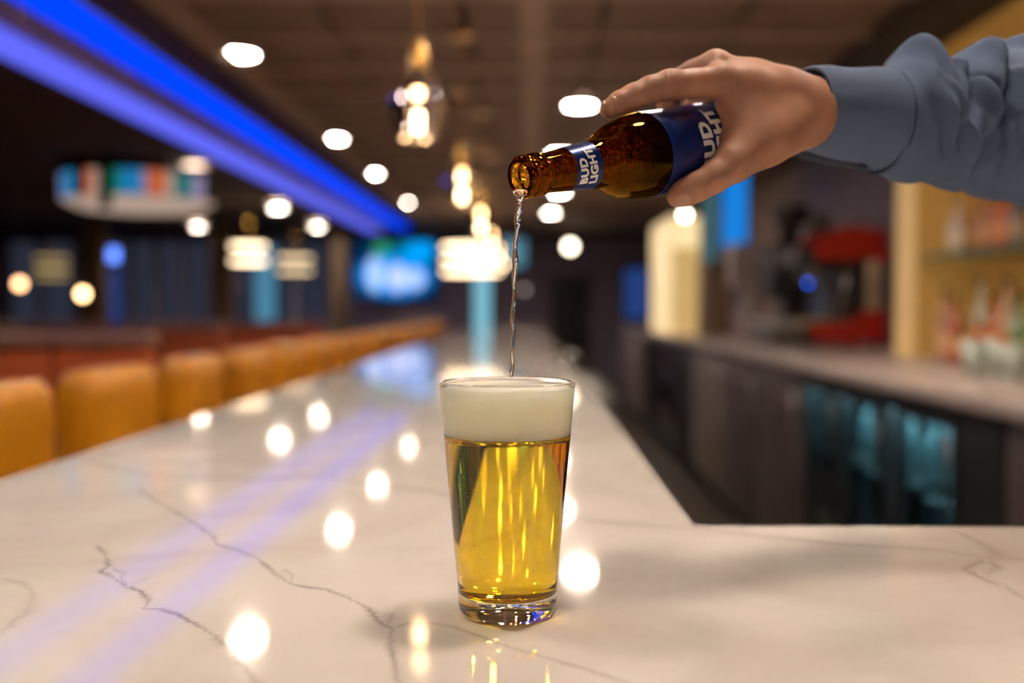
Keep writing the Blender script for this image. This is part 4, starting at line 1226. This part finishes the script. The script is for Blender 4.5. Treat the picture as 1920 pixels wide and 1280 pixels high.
obj('chrome_column', MB().box(X_(1628), X_(1656), .01, .61, ez(586), ez(482), ch=.008), pm('chrome_warm', (.75, .68, .52), .3, .9, emit=None), esp)
for k, yy in enumerate((.15, .42)):
    gh = obj('group_head', MB().cyl(.032, ez(520), ez(486), 20, TR(X_(1540), yy, 0)), m_steel, esp)
    obj('portafilter_handle', MB().tube([(X_(1540), yy, ez(524)), (X_(1500), yy, ez(532))], [.016, .012], 10), m_black, gh)
    obj('spout', MB().tube([(X_(1540), yy, ez(522)), (X_(1540), yy, ez(536))], .01, 8), m_steel, gh)
obj('steam_wand', MB().tube([(X_(1585), -.01, ez(492)), (X_(1582), -.03, ez(530)), (X_(1568), -.03, ez(590))], .011, 10), m_steel, esp)
obj('cup_rail', MB().tube([(X_(1540), .02, ez(414)), (X_(1660), .02, ez(414)), (X_(1660), .6, ez(414)), (X_(1540), .6, ez(414)), (X_(1540), .02, ez(414))], .006, 8), m_steel, esp)
obj('indicator_light', MB().sphere((X_(1514), -.01, ez(531)), .012, 8), em('indicator_blue', (.01, .12, .9), 6), esp)
obj('control_box', MB().box(X_(1500), X_(1534), .05, .55, ez(500), ez(462), ch=.008), m_black, esp)
for sx in (1470, 1650):
    for yy in (.06, .54): obj('foot', MB().cyl(.02, 0, ez(640), 12, TR(X_(sx), yy, 0)), m_black, esp)
# grinder
GYd = 6.9
gx = lambda px: XY(px, GYd) - XY(1440, GYd); gz = lambda py: ZY(py, GYd) - BCZ
gr = thing('coffee_grinder', 'tall black coffee grinder left of the red espresso machine', 'grinder', (XY(1440, GYd), GYd, BCZ))
obj('body', MB().box(gx(1446), gx(1520), 0, .3, gz(560), gz(455), ch=.02), m_black, gr)
obj('hopper', MB().lathe([(.05, gz(455)), (.13, gz(400)), (.14, gz(385)), (.0001, gz(380))], 28, TR(gx(1490), .15, 0)), pm('smoke_plastic', (.03, .022, .02), .2), gr)
obj('base', MB().box(gx(1440), gx(1530), -.02, .34, 0, gz(620), ch=.01), m_black, gr)
obj('stem', MB().box(gx(1470), gx(1520), .06, .26, gz(620), gz(560), ch=.01), m_darkst, gr)
obj('wall_rack', MB().box(gx(1520), gx(1560), 0.02, .3, gz(455), gz(400), ch=.01), m_darkst, gr)

# underbar sink behind the bar
t = thing('underbar_sink', 'stainless underbar sink below the inner edge of the bar', 'sink', (bx1 + .0, 6.5, 0))
obj('basin', MB().box(.0, .34, -1.1, 1.1, .72, .735).box(0, .02, -1.1, 1.1, .735, .80).box(.32, .34, -1.1, 1.1, .735, .80).box(.0, .34, -1.1, -1.08, .735, .8).box(0, .34, 1.08, 1.1, .735, .8), m_steel, t)
obj('tap', MB().tube([(.05, 0, .74), (.05, 0, .95), (.10, 0, 1.0), (.17, 0, .98), (.18, 0, .93)], .012, 10), m_steel, t)
for sx in (.03, .31):
    for sy in (-1.05, 1.05): obj('leg', MB().tube([(sx, sy, 0), (sx, sy, .72)], .015, 8), m_steel, t)
t = thing('speed_rail', 'steel speed rail hanging on the bar back', 'rail', (bx1 - .02, 3.6, .55))
obj('trough', MB().box(0, .12, -1.0, 1.0, 0, .01).box(.11, .12, -1.0, 1.0, .01, .10).box(0, .01, -1, 1, .01, .12), m_steel, t)
